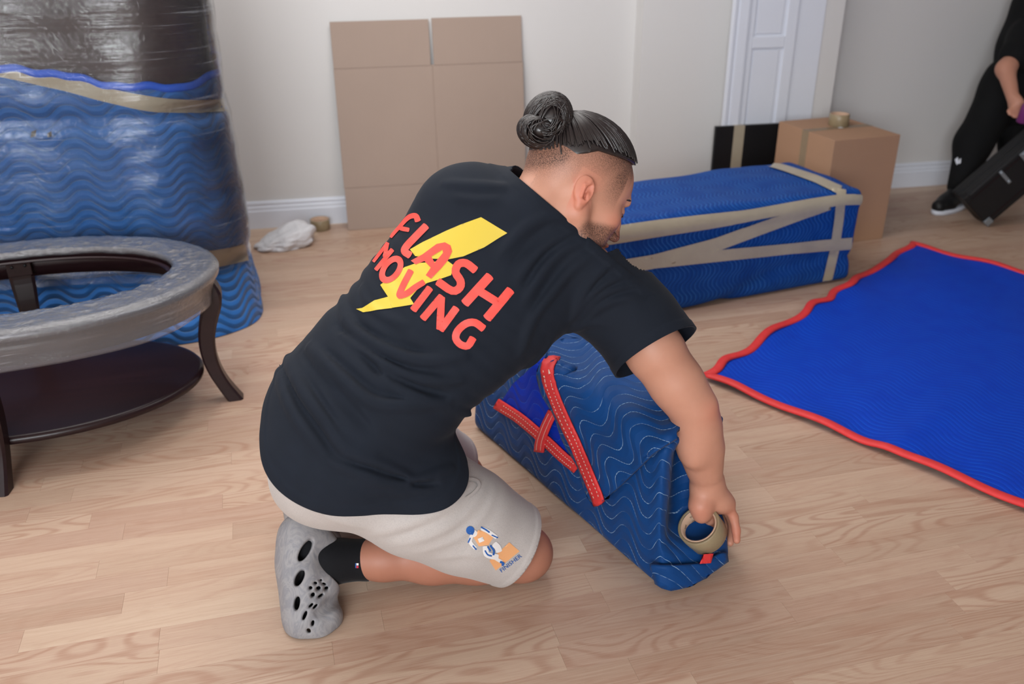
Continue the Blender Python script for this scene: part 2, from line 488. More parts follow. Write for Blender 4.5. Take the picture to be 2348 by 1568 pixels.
# ------------------------------------------------------------------ cloth, film and furniture materials
def mat_pad(name, c0, c1, stitch, space=0.030, amp=0.55, per=0.075, sw=0.0016, fade=1.0, rough=0.62, quilt=0.5, dash=True, sheen=0.2, qdist=0.006):
    t = NT(name); q = t.sep(t.attr('quv', 'Vector')); p = t.geo()
    wob = t.math('MULTIPLY', t.math('SUBTRACT', t.noise(p, 9, 2), 0.5), 0.012)
    tri = t.math('PINGPONG', t.math('ADD', q[0], wob), per)
    tri = t.math('SMOOTH_MIN', tri, per*0.78, per*0.25); tri = t.math('SMOOTH_MAX', tri, per*0.22, per*0.25)
    s = t.math('ADD', t.math('ADD', q[1], t.math('MULTIPLY', tri, amp*2)), wob)
    cell = t.math('PINGPONG', s, space/2)
    # cell: 0 at a seam, space/2 between seams
    line = t.math('SUBTRACT', 1.0, t.sstep(cell, sw*0.35, sw))
    if dash:
        dsh = t.sstep(t.math('PINGPONG', t.math('ADD', q[0], q[1]), 0.0055), 0.0012, 0.0022)
        line = t.math('MULTIPLY', line, t.math('ADD', 0.25, t.math('MULTIPLY', dsh, 0.75)))
    line = t.math('MULTIPLY', line, t.math('MULTIPLY', t.sstep(t.noise(p, 14, 2), 0.3, 0.6), fade))
    c = t.mix(t.noise(p, 6, 4, 0.6), srgb(*c0), srgb(*c1))
    c = t.mix(t.math('MULTIPLY', t.noise(p, 900, 2), 0.25), c, srgb(*[x*0.7 for x in c0]))
    c = t.mix(line, c, srgb(*stitch))
    h = t.math('POWER', t.math('DIVIDE', cell, space/2), 0.55)
    nrm = t.bump(h, quilt, qdist)
    t.set(Base_Color=c, Roughness=rough, Normal=nrm)
    t.b.inputs['Specular IOR Level'].default_value = 0.2 if sheen < 0.1 else 0.3
    t.b.inputs['Sheen Weight'].default_value = sheen; t.b.inputs['Sheen Roughness'].default_value = 0.5
    return t.m
M_PAD = mat_pad('navy_quilted_pad', (4, 56, 112), (10, 70, 136), (150, 182, 214), 0.038, 0.66, 0.070, sw=0.0011, sheen=0.05)
M_PADIN = mat_pad('royal_blue_pad_lining', (0, 40, 160), (2, 50, 178), (60, 110, 210), 0.040, 0.6, 0.07, fade=0.4, sheen=0.0)
M_RUG = mat_pad('royal_blue_pad', (0, 58, 186), (0, 66, 200), (10, 92, 216), 0.021, 0.32, 0.11, sw=0.0024, fade=0.7, quilt=0.22, dash=False, sheen=0.0, qdist=0.004)
M_PADFAR = mat_pad('blue_quilted_pad_far', (4, 58, 136), (10, 70, 152), (44, 104, 180), 0.019, 0.5, 0.05, sw=0.003, fade=0.8, sheen=0.0, quilt=0.35, dash=False)
M_PADTOWER = mat_pad('faded_blue_pad', (18, 92, 170), (42, 112, 186), (110, 160, 214), 0.034, 0.42, 0.085, sw=0.003, fade=0.30, quilt=0.9, dash=False, qdist=0.012)
def mat_binding():
    t = NT('red_binding'); p = t.geo()
    c = t.mix(t.noise(p, 40, 3), srgb(206, 40, 44), srgb(226, 62, 62))
    t.set(Base_Color=c, Roughness=0.6, Normal=t.bump(t.noise(p, 600, 2), 0.3, 0.001)); return t.m
M_RED = mat_binding()
M_BLUEBIND = plain('bright_blue_binding', (0, 88, 214), 0.5)
M_STITCH = plain('white_stitching', (232, 210, 196), 0.7)
M_CARD = plain('cardboard', (176, 148, 126), 0.85, 0.2, var=0.05, scale=3, bump=0.08, bscale=150)
def mat_card():
    t = NT('kraft_cardboard'); p = t.coord('Object')
    fl_ = t.noise(t.scaled(p, (260, 3, 3)), 1, 2)
    c = t.mix(t.noise(p, 2.5, 4), srgb(160, 142, 131), srgb(170, 151, 139))
    c = t.mix(t.math('MULTIPLY', fl_, 0.10), c, srgb(140, 121, 109))
    t.set(Base_Color=c, Roughness=0.82); t.b.inputs['Specular IOR Level'].default_value = 0.25
    t.set(Normal=t.bump(fl_, 0.05, 0.001)); return t.m
M_CARD = mat_card()
M_CARD2 = plain('brown_box_cardboard', (170, 134, 108), 0.82, 0.25, var=0.05, scale=4)
M_INK = plain('dark_ink', (48, 42, 40), 0.8)
def mat_tape(name, rgb, alpha=1.0, rough=0.25):
    t = NT(name); p = t.geo()
    c = t.mix(t.noise(p, 30, 4), srgb(*[x*0.94 for x in rgb]), srgb(*rgb))
    t.set(Base_Color=c, Roughness=rough, Alpha=alpha, Normal=t.bump(t.noise(p, 60, 3), 0.25, 0.003)); return t.m
M_TAPE = mat_tape('tan_packing_tape', (176, 166, 146))
M_TAPECLEAR = mat_tape('clear_packing_tape', (186, 164, 134), 0.45)
M_TAPEROLL = mat_tape('tape_roll_side', (150, 134, 106), 1.0, 0.35)
M_CORE = plain('paper_core', (196, 164, 140), 0.8, var=0.05)
def mat_darkwood():
    t = NT('espresso_wood'); p = t.coord('Object')
    g = t.noise(t.scaled(p, (3, 60, 60)), 1, 4)
    c = t.mix(g, srgb(26, 14, 18), srgb(40, 22, 25))
    t.set(Base_Color=c, Roughness=0.33, Normal=t.bump(g, 0.03, 0.001))
    t.b.inputs['Specular IOR Level'].default_value = 0.3; t.b.inputs['Coat Weight'].default_value = 0.1; t.b.inputs['Coat Roughness'].default_value = 0.12; return t.m
M_DARK = mat_darkwood()
def mat_leather():
    t = NT('dark_brown_upholstery'); p = t.geo()
    c = t.mix(t.noise(p, 5, 4), srgb(36, 21, 23), srgb(50, 32, 32))
    t.set(Base_Color=c, Roughness=0.45, Normal=t.bump(t.noise(p, 8, 3), 0.3, 0.02)); return t.m
M_LEATHER = mat_leather()
def mat_film(name, milky=0.10, streak=(1.2, 46.0, 90.0), rough=0.12, bstr=0.5, spec=1.0, wrinkle=70.0):
    """thin stretch film: clear, glossy, with fine milky stretch lines"""
    t = NT(name); q = t.attr('quv', 'Vector'); p = t.geo()
    n1 = t.noise(t.scaled(q, (streak[0], streak[1], 1.0)), 1, 5, 0.62, 0.4)
    n2 = t.noise(t.scaled(q, (streak[0]*2.2, streak[2]*1.6, 1.0)), 1, 3, 0.6, 0.2)
    big = t.noise(p, 5.0, 4, 0.55, 0.6)
    wr = t.noise(p, wrinkle, 4, 0.65, 0.8)
    hgt = t.math('ADD', t.math('ADD', t.math('MULTIPLY', n1, 0.5), t.math('MULTIPLY', big, 1.3)), t.math('MULTIPLY', wr, 0.35))
    nrm = t.bump(hgt, bstr, 0.012)
    haze = t.math('ADD', t.math('MULTIPLY', t.sstep(n1, 0.58, 0.70), 0.20), t.math('MULTIPLY', t.sstep(n2, 0.62, 0.72), 0.16))
    haze = t.math('ADD', t.math('MULTIPLY', haze, t.sstep(big, 0.35, 0.65)), milky, clamp=True)
    tr = t.n('ShaderNodeBsdfTransparent').outputs[0]
    df = t.n('ShaderNodeBsdfDiffuse', i_Color=(0.80, 0.85, 0.95, 1)).outputs[0]
    gl = t.n('ShaderNodeBsdfGlossy', i_Color=(1, 1, 1, 1), i_Roughness=rough, i_Normal=nrm).outputs[0]
    fr = t.n('ShaderNodeFresnel', i_IOR=1.45, i_Normal=nrm).outputs[0]
    m1 = t.n('ShaderNodeMixShader'); t.put(m1.inputs[0], haze); t.put(m1.inputs[1], tr); t.put(m1.inputs[2], df)
    m2 = t.n('ShaderNodeMixShader'); t.put(m2.inputs[0], t.math('MULTIPLY', fr, spec, clamp=True)); t.put(m2.inputs[1], m1.outputs[0]); t.put(m2.inputs[2], gl)
    t.t.links.new(m2.outputs[0], t.out.inputs['Surface']); return t.m
M_FILM = mat_film('stretch_film', 0.015, (1.0, 70.0, 120.0), 0.05, 0.32, 1.1, 60.0)
M_FILM2 = mat_film('crumpled_stretch_film', 0.11, (3.0, 60.0, 110.0), 0.05, 0.5, 1.6, 150.0)
M_BLACK = plain('matt_black', (14, 15, 18), 0.5, 0.4)
M_BAG = plain('white_plastic_bag', (214, 214, 218), 0.4, 0.5, bump=0.4, bscale=50, bdist=0.01)

# ------------------------------------------------------------------ blanket spread on the floor
def build_rug():
    root = empty('moving_blanket', (1.27, 2.38, 0)); tag(root, 'royal blue moving blanket with red edging spread flat on the floor', 'blanket')
    A = Vector((1.272, 2.385, 0)); B = Vector((2.725, 3.305, 0)); D = Vector((0.477, -0.879, 0)); Ln = 1.75
    nu, nv = 110, 96; V = []; Q = []
    for i in range(nu+1):
        for j in range(nv+1):
            s, w = i/nu, j/nv
            p = A + (B-A)*s + D*(Ln*w)
            du, dv = s*(B-A).length, w*Ln
            e = min(du, (B-A).length-du, dv, Ln-dv)
            k = math.exp(-e/0.10)
            edge = math.sin(du*24+1.5*math.sin(du*7))*0.010*math.exp(-dv/0.05) + math.sin(dv*17+2*math.sin(dv*5))*0.008*math.exp(-du/0.06)
            p = p + D*edge
            z = 0.012 + 0.006*math.sin(dv*9+du*3+math.sin(du*5)) * (0.5+0.5*math.sin(du*2.2)) + k*0.006*(1+math.sin((du+dv)*19))
            z += 0.010*math.exp(-((dv-0.62-0.1*du)/0.05)**2)*math.exp(-((du-0.0)/0.5)**2)
            V.append((p.x, p.y, max(0.007, z))); Q.append((dv, du))
    F = [(i*(nv+1)+j, i*(nv+1)+j+1, (i+1)*(nv+1)+j+1, (i+1)*(nv+1)+j) for i in range(nu) for j in range(nv)]
    me = mesh_from('blanket_cloth', V, F)
    if me.polygons[0].normal.z < 0: me.flip_normals()
    set_attr(me, 'quv', Q)
    o = finish('blanket_cloth', me, M_RUG, root)
    md = o.modifiers.new('t', 'SOLIDIFY'); md.thickness = 0.006; md.offset = -1
    Vn = np.array(V).reshape(nu+1, nv+1, 3)
    for k, line in enumerate((Vn[:, 0], Vn[:, -1], Vn[0], Vn[-1])):
        nxt = (Vn[:, 2], Vn[:, -3], Vn[2], Vn[-3])[k]
        rings = []
        for a, b in zip(line, nxt):
            a = Vector(a); inw = (Vector(b)-a); inw.z = 0; inw.normalize(); r = []
            for q in range(10):
                an = 2*math.pi*q/10
                r.append(a + inw*(0.006 + 0.017*math.cos(an)) + Vector((0, 0, 0.0015 + 0.0075*math.sin(an))))
            rings.append(r)
        loft('binding', rings, M_RED, root)
build_rug()

# ------------------------------------------------------------------ long wrapped box
def build_long_box():
    root = empty('wrapped_long_box', (2.24, 3.03, 0)); tag(root, 'long low box wrapped in a blue quilted blanket and crossed with tan tape', 'wrapped box')
    ang = math.radians(8.0); ex = Vector((-math.cos(ang), -math.sin(ang), 0)); ey = Vector((-math.sin(ang), math.cos(ang), 0))
    O = Vector((2.238, 3.028, 0)); L, D, Hh = 1.27, 0.47, 0.385
    M = Matrix(((ex.x, ey.x, 0, O.x), (ex.y, ey.y, 0, O.y), (0, 0, 1, 0), (0, 0, 0, 1)))
    P, F = softbox_mesh((L, D, Hh), 0.028, 0.02)
    q = np.c_[P[:, 1]*0.9+P[:, 2]*1.0, P[:, 0]]
    W = np.array([tuple(M @ Vector(p)) for p in P])
    me = mesh_from('blanket_wrap', W, F); N = normals_np(me)
    d = waves(W, 9, 3)*0.006 + waves(W, 26, 4)*0.0022
    fold = np.exp(-((P[:, 2]-(0.10-0.10*P[:, 0]+0.05*np.sin(P[:, 0]*6)))/0.022)**2)*0.012
    d = d*np.clip(P[:, 2]/0.05, 0, 1) - fold*(P[:, 1] < 0.05)
    lip = np.exp(-((P[:, 2]-(Hh-0.05))/0.02)**2)*0.008*(P[:, 1] < 0.04); d += lip
    W2 = W + N*d[:, None]; W2[:, 2] = np.clip(W2[:, 2], 0.0, None); W2[:, 2] += 0.002
    set_verts(me, W2); set_attr(me, 'quv', q)
    body = finish('blanket_wrap', me, M_PADFAR, root)
    b = bvh_of(body)
    T = [([(1918, 662), (1950, 640), (1946, 655)], 0)]
    for pts, w in (
        ([(1362, 545), (1500, 524), (1700, 497), (1860, 468), (1925, 458), (1978, 457)], [38, 36, 32, 24, 24, 22]),
        ([(1362, 622), (1500, 598), (1640, 560), (1760, 516), (1900, 470)], [34, 32, 30, 28, 18]),
        ([(1362, 616), (1500, 600), (1700, 580), (1880, 562), (1962, 556)], [28, 28, 26, 24, 26])):
        drape('tape_strip', [ribbon(resample(pts, 30), resample(np.c_[w, w], 30)[:, 0] if len(w) == 0 else np.interp(np.linspace(0, 1, 30), np.linspace(0, 1, len(w)), w))], b, 0.007, M_TAPE, root, 6)
    drape('tape_strip', [ribbon(resample([(1744, 372), (1800, 388), (1870, 412), (1926, 438)], 24), np.interp(np.linspace(0, 1, 24), [0, 1], [12, 20]))], b, 0.0055, M_TAPE, root, 7)
    drape('tape_strip', [ribbon(resample([(1928, 436), (1922, 500), (1912, 570), (1892, 655)], 24), 21)], b, 0.006, M_TAPE, root, 7)
build_long_box()

# ------------------------------------------------------------------ cardboard box with tape roll
def tape_roll(name, M, ro, ri, w, label, parts=True, seed=0):
    e = empty(name, M.to_translation()); tag(e, label, 'tape roll')
    lathe('tape', [(ri+.004, 0.0005), (ro-.001, 0.0), (ro, 0.001), (ro, w-.001), (ro-.001, w), (ri+.004, w-.0005)], M, M_TAPEROLL, e, 48, True, True)
    lathe('paper_core', [(ri, 0), (ri+.0038, 0), (ri+.0038, w), (ri, w)], M, M_CORE, e, 48, True, True)
    return e
def build_carton():
    root = empty('cardboard_box', (2.33, 3.42, 0)); tag(root, 'closed brown cardboard moving box standing behind the long blue wrapped box', 'box')
    F0, R0, L0 = Vector((2.335, 3.424, 0)), Vector((2.676, 3.447, 0)), Vector((2.240, 3.828, 0)); Hh = 0.478
    ex = (R0-F0); lx = ex.length; ex.normalize(); ey = (L0-F0); ly = ey.length; ey = Vector((-ex.y, ex.x, 0))*0.985+ey.normalized()*0.015; ey.normalize()
    M = Matrix(((ex.x, ey.x, 0, F0.x), (ex.y, ey.y, 0, F0.y), (0, 0, 1, 0), (0, 0, 0, 1)))
    t = 0.005
    box('side_panel', (0, 0, 0), (lx, t, Hh-.004), M_CARD2, root, M, .0015); box('side_panel', (0, ly-t, 0), (lx, ly, Hh-.004), M_CARD2, root, M, .0015)
    box('side_panel', (0, t, 0), (t, ly-t, Hh-.004), M_CARD2, root, M, .0015); box('side_panel', (lx-t, t, 0), (lx, ly-t, Hh-.004), M_CARD2, root, M, .0015)
    box('bottom_panel', (t, t, 0), (lx-t, ly-t, t), M_CARD2, root, M)
    box('top_flap', (0, 0, Hh-.005), (lx, ly/2-.0015, Hh), M_CARD2, root, M, .0015); box('top_flap', (0, ly/2+.0015, Hh-.005), (lx, ly, Hh), M_CARD2, root, M, .0015)
    w = .024
    box('sealing_tape', (-.0006, ly/2-w, Hh), (lx+.0006, ly/2+w, Hh+.0006), M_TAPECLEAR, root, M)
    box('sealing_tape', (-.0008, ly/2-w, Hh-.20), (0, ly/2+w, Hh+.0006), M_TAPECLEAR, root, M)
    box('tape_glint', (lx*.50, ly*.5-.011, Hh+.0006), (lx*.56, ly*.5+.004, Hh+.0010), M_WHITE, root, M)  # painted glint: a thin white patch standing in for a highlight on the tape
    c = fl(1922, 287, Hh); r = .045
    tape_roll('tape_roll', Matrix.Translation((c.x, c.y, Hh+.0005)), r, .037, .052, 'tan packing tape roll lying on top of the cardboard box')
build_carton()

# ------------------------------------------------------------------ black panel by the door
def build_panel():
    n = 0.235
    s0, z0 = wp(1642, 291, n); s1, _ = wp(1800, 286, n); ztop = z0
    root = empty('flat_panel', WM @ Vector(((s0+s1)/2, -n, 0))); tag(root, 'black flat panel with a tape band standing against the white door', 'panel')
    box('panel_board', (s0, -n, 0.0), (s1, -n+.02, ztop), M_BLACK, root, WM, .002)
    a = wp(1683, 300, n)[0]; b = wp(1707, 300, n)[0]
    bm = bmesh.new(); bm_box(bm, (a, -n-.0012, 0.002), (b, -n, ztop+.001), WM); bm_box(bm, (a, -n-.0012, ztop), (b, -n+.021, ztop+.0012), WM)
    bm_obj('tape_band', bm, M_TAPE, root)
build_panel()

# ------------------------------------------------------------------ flattened carton leaning on the wall
def build_sheet():
    bl, br = fl(797, 528), fl(1208, 498); bl.z = br.z = 0
    ax = (br-bl).normalized(); wdt = (br-bl).length
    tl = CAM + ray(766, 50)*((WO+WN*0.02-CAM).dot(WN)/ray(766, 50).dot(WN))
    up0 = (tl-bl); up = (up0-ax*up0.dot(ax)); Ln = up.length; up.normalize(); nr = ax.cross(up); shear = up0.dot(ax)/Ln
    M = Matrix(((ax.x, nr.x, up.x, bl.x), (ax.y, nr.y, up.y, bl.y), (ax.z, nr.z, up.z, bl.z), (0, 0, 0, 1)))
    root = empty('flattened_carton', bl); tag(root, 'flattened cardboard carton leaning upright against the beige back wall', 'cardboard')
    f1, f2 = Ln*0.785, Ln*0.212; xc = wdt*0.512; g = .0075; t = .010
    def pc(name, a, b, c, d, bev=.0015): return box(name, (a, -t/2, c), (b, t/2, d), M_CARD, root, M, bev)
    pc('main_panel', 0.001, xc-.001, f2+.0012, f1-.0012); pc('main_panel', xc+.001, wdt-.001, f2+.0012, f1-.0012)
    pc('top_flap', 0.002, xc-g, f1+.0012, Ln); pc('top_flap', xc+g, wdt-.004, f1+.0012, Ln+.004)
    pc('bottom_flap', 0.003, xc-g*.8, 0.0, f2-.0012); pc('bottom_flap', xc+g*.8, wdt-.004, 0.0, f2-.0012)
    box('crease_layer', (0.002, -t*.28, f2-.004), (wdt-.002, t*.28, f2+.004), M_CARD, root, M); box('crease_layer', (0.002, -t*.28, f1-.004), (wdt-.002, t*.28, f1+.004), M_CARD, root, M)
    box('crease_layer', (xc-.003, -t*.28, f2), (xc+.003, t*.28, f1), M_CARD, root, M)
    # printed maple leaf mark with a line of small print under it
    leaf = [(0, 1), (.16, .68), (.36, .76), (.30, .38), (.52, .58), (.60, .42), (.95, .46), (.82, .24), (.98, .12), (.50, -.22), (.56, -.42), (.08, -.34), (.05, -.80), (-.05, -.80), (-.08, -.34), (-.56, -.42), (-.50, -.22), (-.98, .12), (-.82, .24), (-.95, .46), (-.60, .42), (-.52, .58), (-.30, .38), (-.36, .76), (-.16, .68)]
    cx, cz, s = wdt*0.235, Ln*0.122, .0165
    bm = bmesh.new(); bm.faces.new([bm.verts.new(M @ Vector((cx+x*s, -t/2-.0006, cz+y*s))) for x, y in leaf]); bmesh.ops.triangulate(bm, faces=bm.faces[:]); bm_obj('leaf_mark', bm, M_INK, root)
    bm = bmesh.new()
    for k, (x0, x1) in enumerate(((-.024, -.016), (-.014, -.003), (0, .010), (.012, .024))): bm_box(bm, (cx+x0, -t/2-.0006, cz-.0235), (cx+x1, -t/2-.0001, cz-.0195), M)
    bm_obj('small_print', bm, M_INK, root)
build_sheet()

# ------------------------------------------------------------------ plastic bag and tape roll by the baseboard
def build_bag():
    P = []; F = []
    bm = bmesh.new(); bmesh.ops.create_icosphere(bm, subdivisions=5, radius=1.0)
    me = bpy.data.meshes.new('plastic_bag'); bm.to_mesh(me); bm.free()
    V = verts_np(me)
    r = 1 + 0.16*waves(V, 2.6, 5) + 0.07*waves(V, 7, 6) + 0.03*waves(V, 16, 8)
    V = V*r[:, None]
    c = fl(660, 566); ax = Vector((0.98, 0.18, 0))
    a, bb, h = 0.132, 0.085, 0.125
    x, y, z = V[:, 0], V[:, 1], V[:, 2]
    zz = (np.clip(z+0.45, 0, 2)/1.45)*(0.62+0.30*np.clip(x+.2, -1, 1)) + 0.04*np.abs(waves(V, 9, 9))*(x > 0.3)
    W = np.c_[c.x + ax.x*a*x - ax.y*bb*y, c.y+.02 + ax.y*a*x + ax.x*bb*y, 0.001+h*np.clip(zz, 0, 2)]
    set_verts(me, W)
    o = finish('plastic_bag', me, M_BAG); tag(o, 'crumpled white plastic bag lying on the floor by the baseboard', 'bag')
    c = fl(736, 528); c += Vector((0, .02, 0))
    tape_roll('tape_roll', Matrix.Translation((c.x, c.y, 0.0005)), .046, .038, .05, 'small tan tape roll on the floor beside the white plastic bag')
build_bag()

# ------------------------------------------------------------------ tall wrapped piece of furniture
def build_tower():
    root = empty('wrapped_furniture', (-0.75, 3.45, 0))
    tag(root, 'tall dark furniture piece wrapped in a blue moving blanket, tape and stretch film', 'wrapped furniture')
    ctl = [(-1.42, 3.30), (-1.25, 3.205), (-0.95, 3.19), (-0.66, 3.175), (-0.44, 3.14), (-0.30, 3.155), (-0.175, 3.225), (-0.128, 3.33), (-0.135, 3.5), (-0.16, 3.70), (-0.30, 3.765), (-0.8, 3.77), (-1.30, 3.77), (-1.42, 3.65)]
    P = np.array(ctl); n = 220
    Q = spline(np.vstack([P[-2:], P, P[:2]]), 900)[:, :2]; m = len(P)
    a = int(900*2/(m+3)); b = int(900*(m+2)/(m+3)); C = resample(Q[a:b], n+1)[:-1]
    T = np.roll(C, -1, 0)-np.roll(C, 1, 0); T /= np.linalg.norm(T, axis=1)[:, None]; Nn = np.c_[T[:, 1], -T[:, 0]]
    S = np.concatenate([[0], np.cumsum(np.linalg.norm(np.diff(C, axis=0), axis=1))])
    def shell(name, z0, z1f, off, rows, mat, amp, seed, fine=0.0, streak=0.0, cap=False):
        V = []; A = []
        for i in range(rows+1):
            for j in range(n):
                z = z0 + (z1f(C[j, 0], C[j, 1])-z0)*i/rows
                V.append((C[j, 0], C[j, 1], z)); A.append((S[j], z))
        V = np.array(V); Nv = np.tile(Nn, (rows+1, 1)); z = V[:, 2]; x = V[:, 0]
        d = off + amp*waves(V, 5.5, seed) + fine*waves(V*np.array([1, 1, 2.2]), 24, seed+1)
        flare = 0.030*np.exp(-(z/0.10)**2)*np.clip((x+0.75)/0.3, 0, 1) - 0.012*np.clip(z-0.5, 0, 1)
        pinch = -0.012*np.exp(-((z-0.79)/0.03)**2) - 0.012*np.exp(-((z-0.26)/0.03)**2)
        d = d + flare + pinch
        W = V.copy(); W[:, :2] += Nv*d[:, None]
        F = [(i*n+j, i*n+(j+1) % n, (i+1)*n+(j+1) % n, (i+1)*n+j) for i in range(rows) for j in range(n)]
        if cap: F.append(tuple(range(rows*n, (rows+1)*n)))
        me = mesh_from(name, W, F); set_attr(me, 'quv', A)
        if sum(p.normal.y for p in me.polygons if p.center.y < 3.2) > 0: me.flip_normals()
        return finish(name, me, mat, root)
    ztop = lambda x, y: float(np.interp(x, [-1.3, -0.73, -0.62, -0.50, -0.36, -0.25, -0.15], [0.985, 0.950, 0.935, 0.902, 0.885, 0.876, 0.893])) + 0.004*math.sin(x*31) + 0.003*math.sin(x*67)
    shell('upholstered_body', 0.03, lambda x, y: 1.62, -0.030, 60, M_LEATHER, 0.006, 11, 0.001, cap=True)
    bl = shell('blanket', 0.003, ztop, 0.0, 110, M_PADTOWER, 0.009, 21, 0.0035)
    Vb = verts_np(bl.data)[-n:]
    sel = list(range(n))
    rings = []
    for j in sel:
        nn = Vector((Nn[j, 0], Nn[j, 1], 0)); p = Vector(Vb[j])
        rings.append([p + nn*(0.009*math.cos(q)+.001) + Vector((0, 0, 0.013*math.sin(q)-.004)) for q in (2*math.pi*k/10 for k in range(10))])
    rings.append(rings[0]); loft('blanket_binding', rings, M_BLUEBIND, root, caps=False)
    b = bvh_of(bl)
    drape('tape_strip', [ribbon(spline([(-140, 140), (0, 160), (140, 190), (250, 218), (350, 238), (440, 243), (522, 241)], 40), np.interp(np.linspace(0, 1, 40), [0, .6, 1], [30, 33, 30]))], b, 0.006, M_TAPE, root, 12)
    drape('tape_strip', [ribbon(spline([(380, 604), (460, 597), (520, 588), (562, 578)], 24), 40)], b, 0.007, M_TAPE, root, 12)
    drape('stain', [[(72, 302), (84, 297), (82, 312), (70, 316)]], b, 0.002, M_INK, root, 6); drape('stain', [[(108, 306), (118, 300), (120, 312), (110, 316)]], b, 0.002, M_INK, root, 6)
    shell('stretch_film', 0.235, lambda x, y: 1.60, 0.013, 120, M_FILM, 0.010, 21, 0.0022)
build_tower()

# ------------------------------------------------------------------ oval coffee table
def build_table():
    cx, cy, rot = -0.735, 2.662, math.radians(2)
    root = empty('coffee_table', (cx, cy, 0)); tag(root, 'oval dark wood coffee table without its glass, rim wrapped in stretch film', 'table')
    c, s = math.cos(rot), math.sin(rot)
    def el(a, b, th, z):
        x, y = a*math.cos(th), b*math.sin(th); return Vector((cx+c*x-s*y, cy+s*x+c*y, z))
    N = 120
    def ring(name, prof, mat, closed=True):
        """prof: (inset from the outer oval, z)"""
        rings = []
        for i in range(N+1):
            th = 2*math.pi*i/N
            rings.append([el(0.540-d, 0.372-d, th, z) for d, z in prof])
        return loft(name, rings, mat, root, closed, False)
    ring('top_frame', [(0, .428), (.002, .440), (.010, .449), (.115, .450), (.122, .446), (.124, .426), (.01, .424)], M_DARK)
    ring('apron', [(.028, .350), (.028, .424), (.050, .424), (.050, .350)], M_DARK)
    ring('glass_ledge', [(.118, .430), (.140, .430), (.140, .424), (.118, .424)], M_DARK)
    # lower shelf
    V = []; F = []; prof = [(0.0, .132), (.006, .134), (.0, .134)]
    rr = []
    for a, b, z in ((.443, .290, .096), (.455, .302, .102), (.457, .304, .114), (.451, .298, .122), (.440, .287, .1235)):
        rr.append([el(a, b, 2*math.pi*i/N, z) for i in range(N)])
    loft('lower_shelf', rr, M_DARK, root)
    zs = np.array([0, .03, .06, .10, .15, .21, .27, .32, .36, .40, .424]); rs = np.array([.536, .520, .505, .489, .478, .477, .490, .509, .517, .505, .490])
    wt = np.array([.026, .0245, .0235, .023, .024, .027, .031, .035, .036, .034, .032]); wr = np.array([.024, .0225, .021, .021, .022, .024, .027, .029, .028, .022, .018])
    zz = np.linspace(0, .424, 28); R = np.interp(zz, zs, rs); Wt = np.interp(zz, zs, wt); Wr = np.interp(zz, zs, wr)
    for k in range(3): R = np.r_[R[0], (R[:-2]+2*R[1:-1]+R[2:])/4, R[-1]]
    for th in (math.radians(-2), math.radians(97), math.radians(182), math.radians(262)):
        e = el(.540, .372, th, 0)-Vector((cx, cy, 0)); rl = e.length; rad = e.normalized(); tan = Vector((-rad.y, rad.x, 0)); rings = []
        for z, r, w, q in zip(zz, R, Wt, Wr):
            o = Vector((cx, cy, z)) + rad*(r-.540+rl); k = .72
            rings.append([o + tan*w*a + rad*q*b for a, b in ((-1, -k), (-k, -1), (k, -1), (1, -k), (1, k), (k, 1), (-k, 1), (-1, k))])
        loft('leg', rings, M_DARK, root, smooth=False)
        o = el(.540, .372, th, .392)-rad*.052
        Mx = frame(o, rad, (0, 0, 1)); bk = box('corner_bracket', (-.030, -.034, -.028), (0, .034, .030), M_DARK, root, Mx, .002)
        for yy in (-.018, .018):
            lathe('bolt', [(0, 0), (.005, 0), (.005, -.003), (0, -.003)], frame(o+Vector((0, 0, .005))-rad*.0305+tan*yy, tan, rad), M_BLACK, bk, 12)
    # film: wrapped over the rim, down the outside of the apron and tucked under it
    prof = [(.112, .431), (.121, .436), (.1265, .444), (.122, .4545), (.10, .4565), (.07, .457), (.04, .457), (.014, .456), (.002, .451), (-.005, .441), (-.005, .428), (.004, .414), (.012, .398), (.018, .380), (.021, .362), (.023, .346), (.032, .338)]
    prof = resample(prof, 60); NN = 760; V = []; A = []
    sl = np.concatenate([[0], np.cumsum(np.linalg.norm(np.diff(prof, axis=0), axis=1))])
    for i in range(NN):
        th = 2*math.pi*i/NN
        for k, (d, z) in enumerate(prof):
            V.append(el(.540-d, .372-d, th, z)); A.append((th*0.46, sl[k]))
    V = np.array([tuple(v) for v in V]); A = np.array(A)
    on_top = np.exp(-((A[:, 1]-0.06)/0.07)**2)
    crump = (1-np.abs(waves(V, 60, 31)))*0.0034 + (1-np.abs(waves(V, 130, 32)))*0.0024 + (1-np.abs(waves(V, 280, 36)))*0.0012 - .002
    V[:, 2] += crump*on_top
    inn = np.clip(1-A[:, 1]/0.03, 0, 1); dirs = np.c_[cx-V[:, 0], cy-V[:, 1]]; dirs /= np.linalg.norm(dirs, axis=1)[:, None]
    V[:, :2] += dirs*(inn*(waves(V, 28, 33)*0.006+.004))[:, None]
    skirt = np.clip((A[:, 1]-0.17)/0.05, 0, 1); V[:, :2] -= dirs*(skirt*(0.002+0.003*waves(V, 30, 34)))[:, None]
    low = np.clip((A[:, 1]-0.22)/0.03, 0, 1); V[:, 2] += low*(waves(V, 14, 35)*0.012 - .006)
    K = len(prof); F = [(i*K+j, ((i+1) % NN)*K+j, ((i+1) % NN)*K+j+1, i*K+j+1) for i in range(NN) for j in range(K-1)]
    me = mesh_from('stretch_film', V, F); set_attr(me, 'quv', np.c_[A[:, 0], A[:, 1]]); finish('stretch_film', me, M_FILM2, root)
build_table()

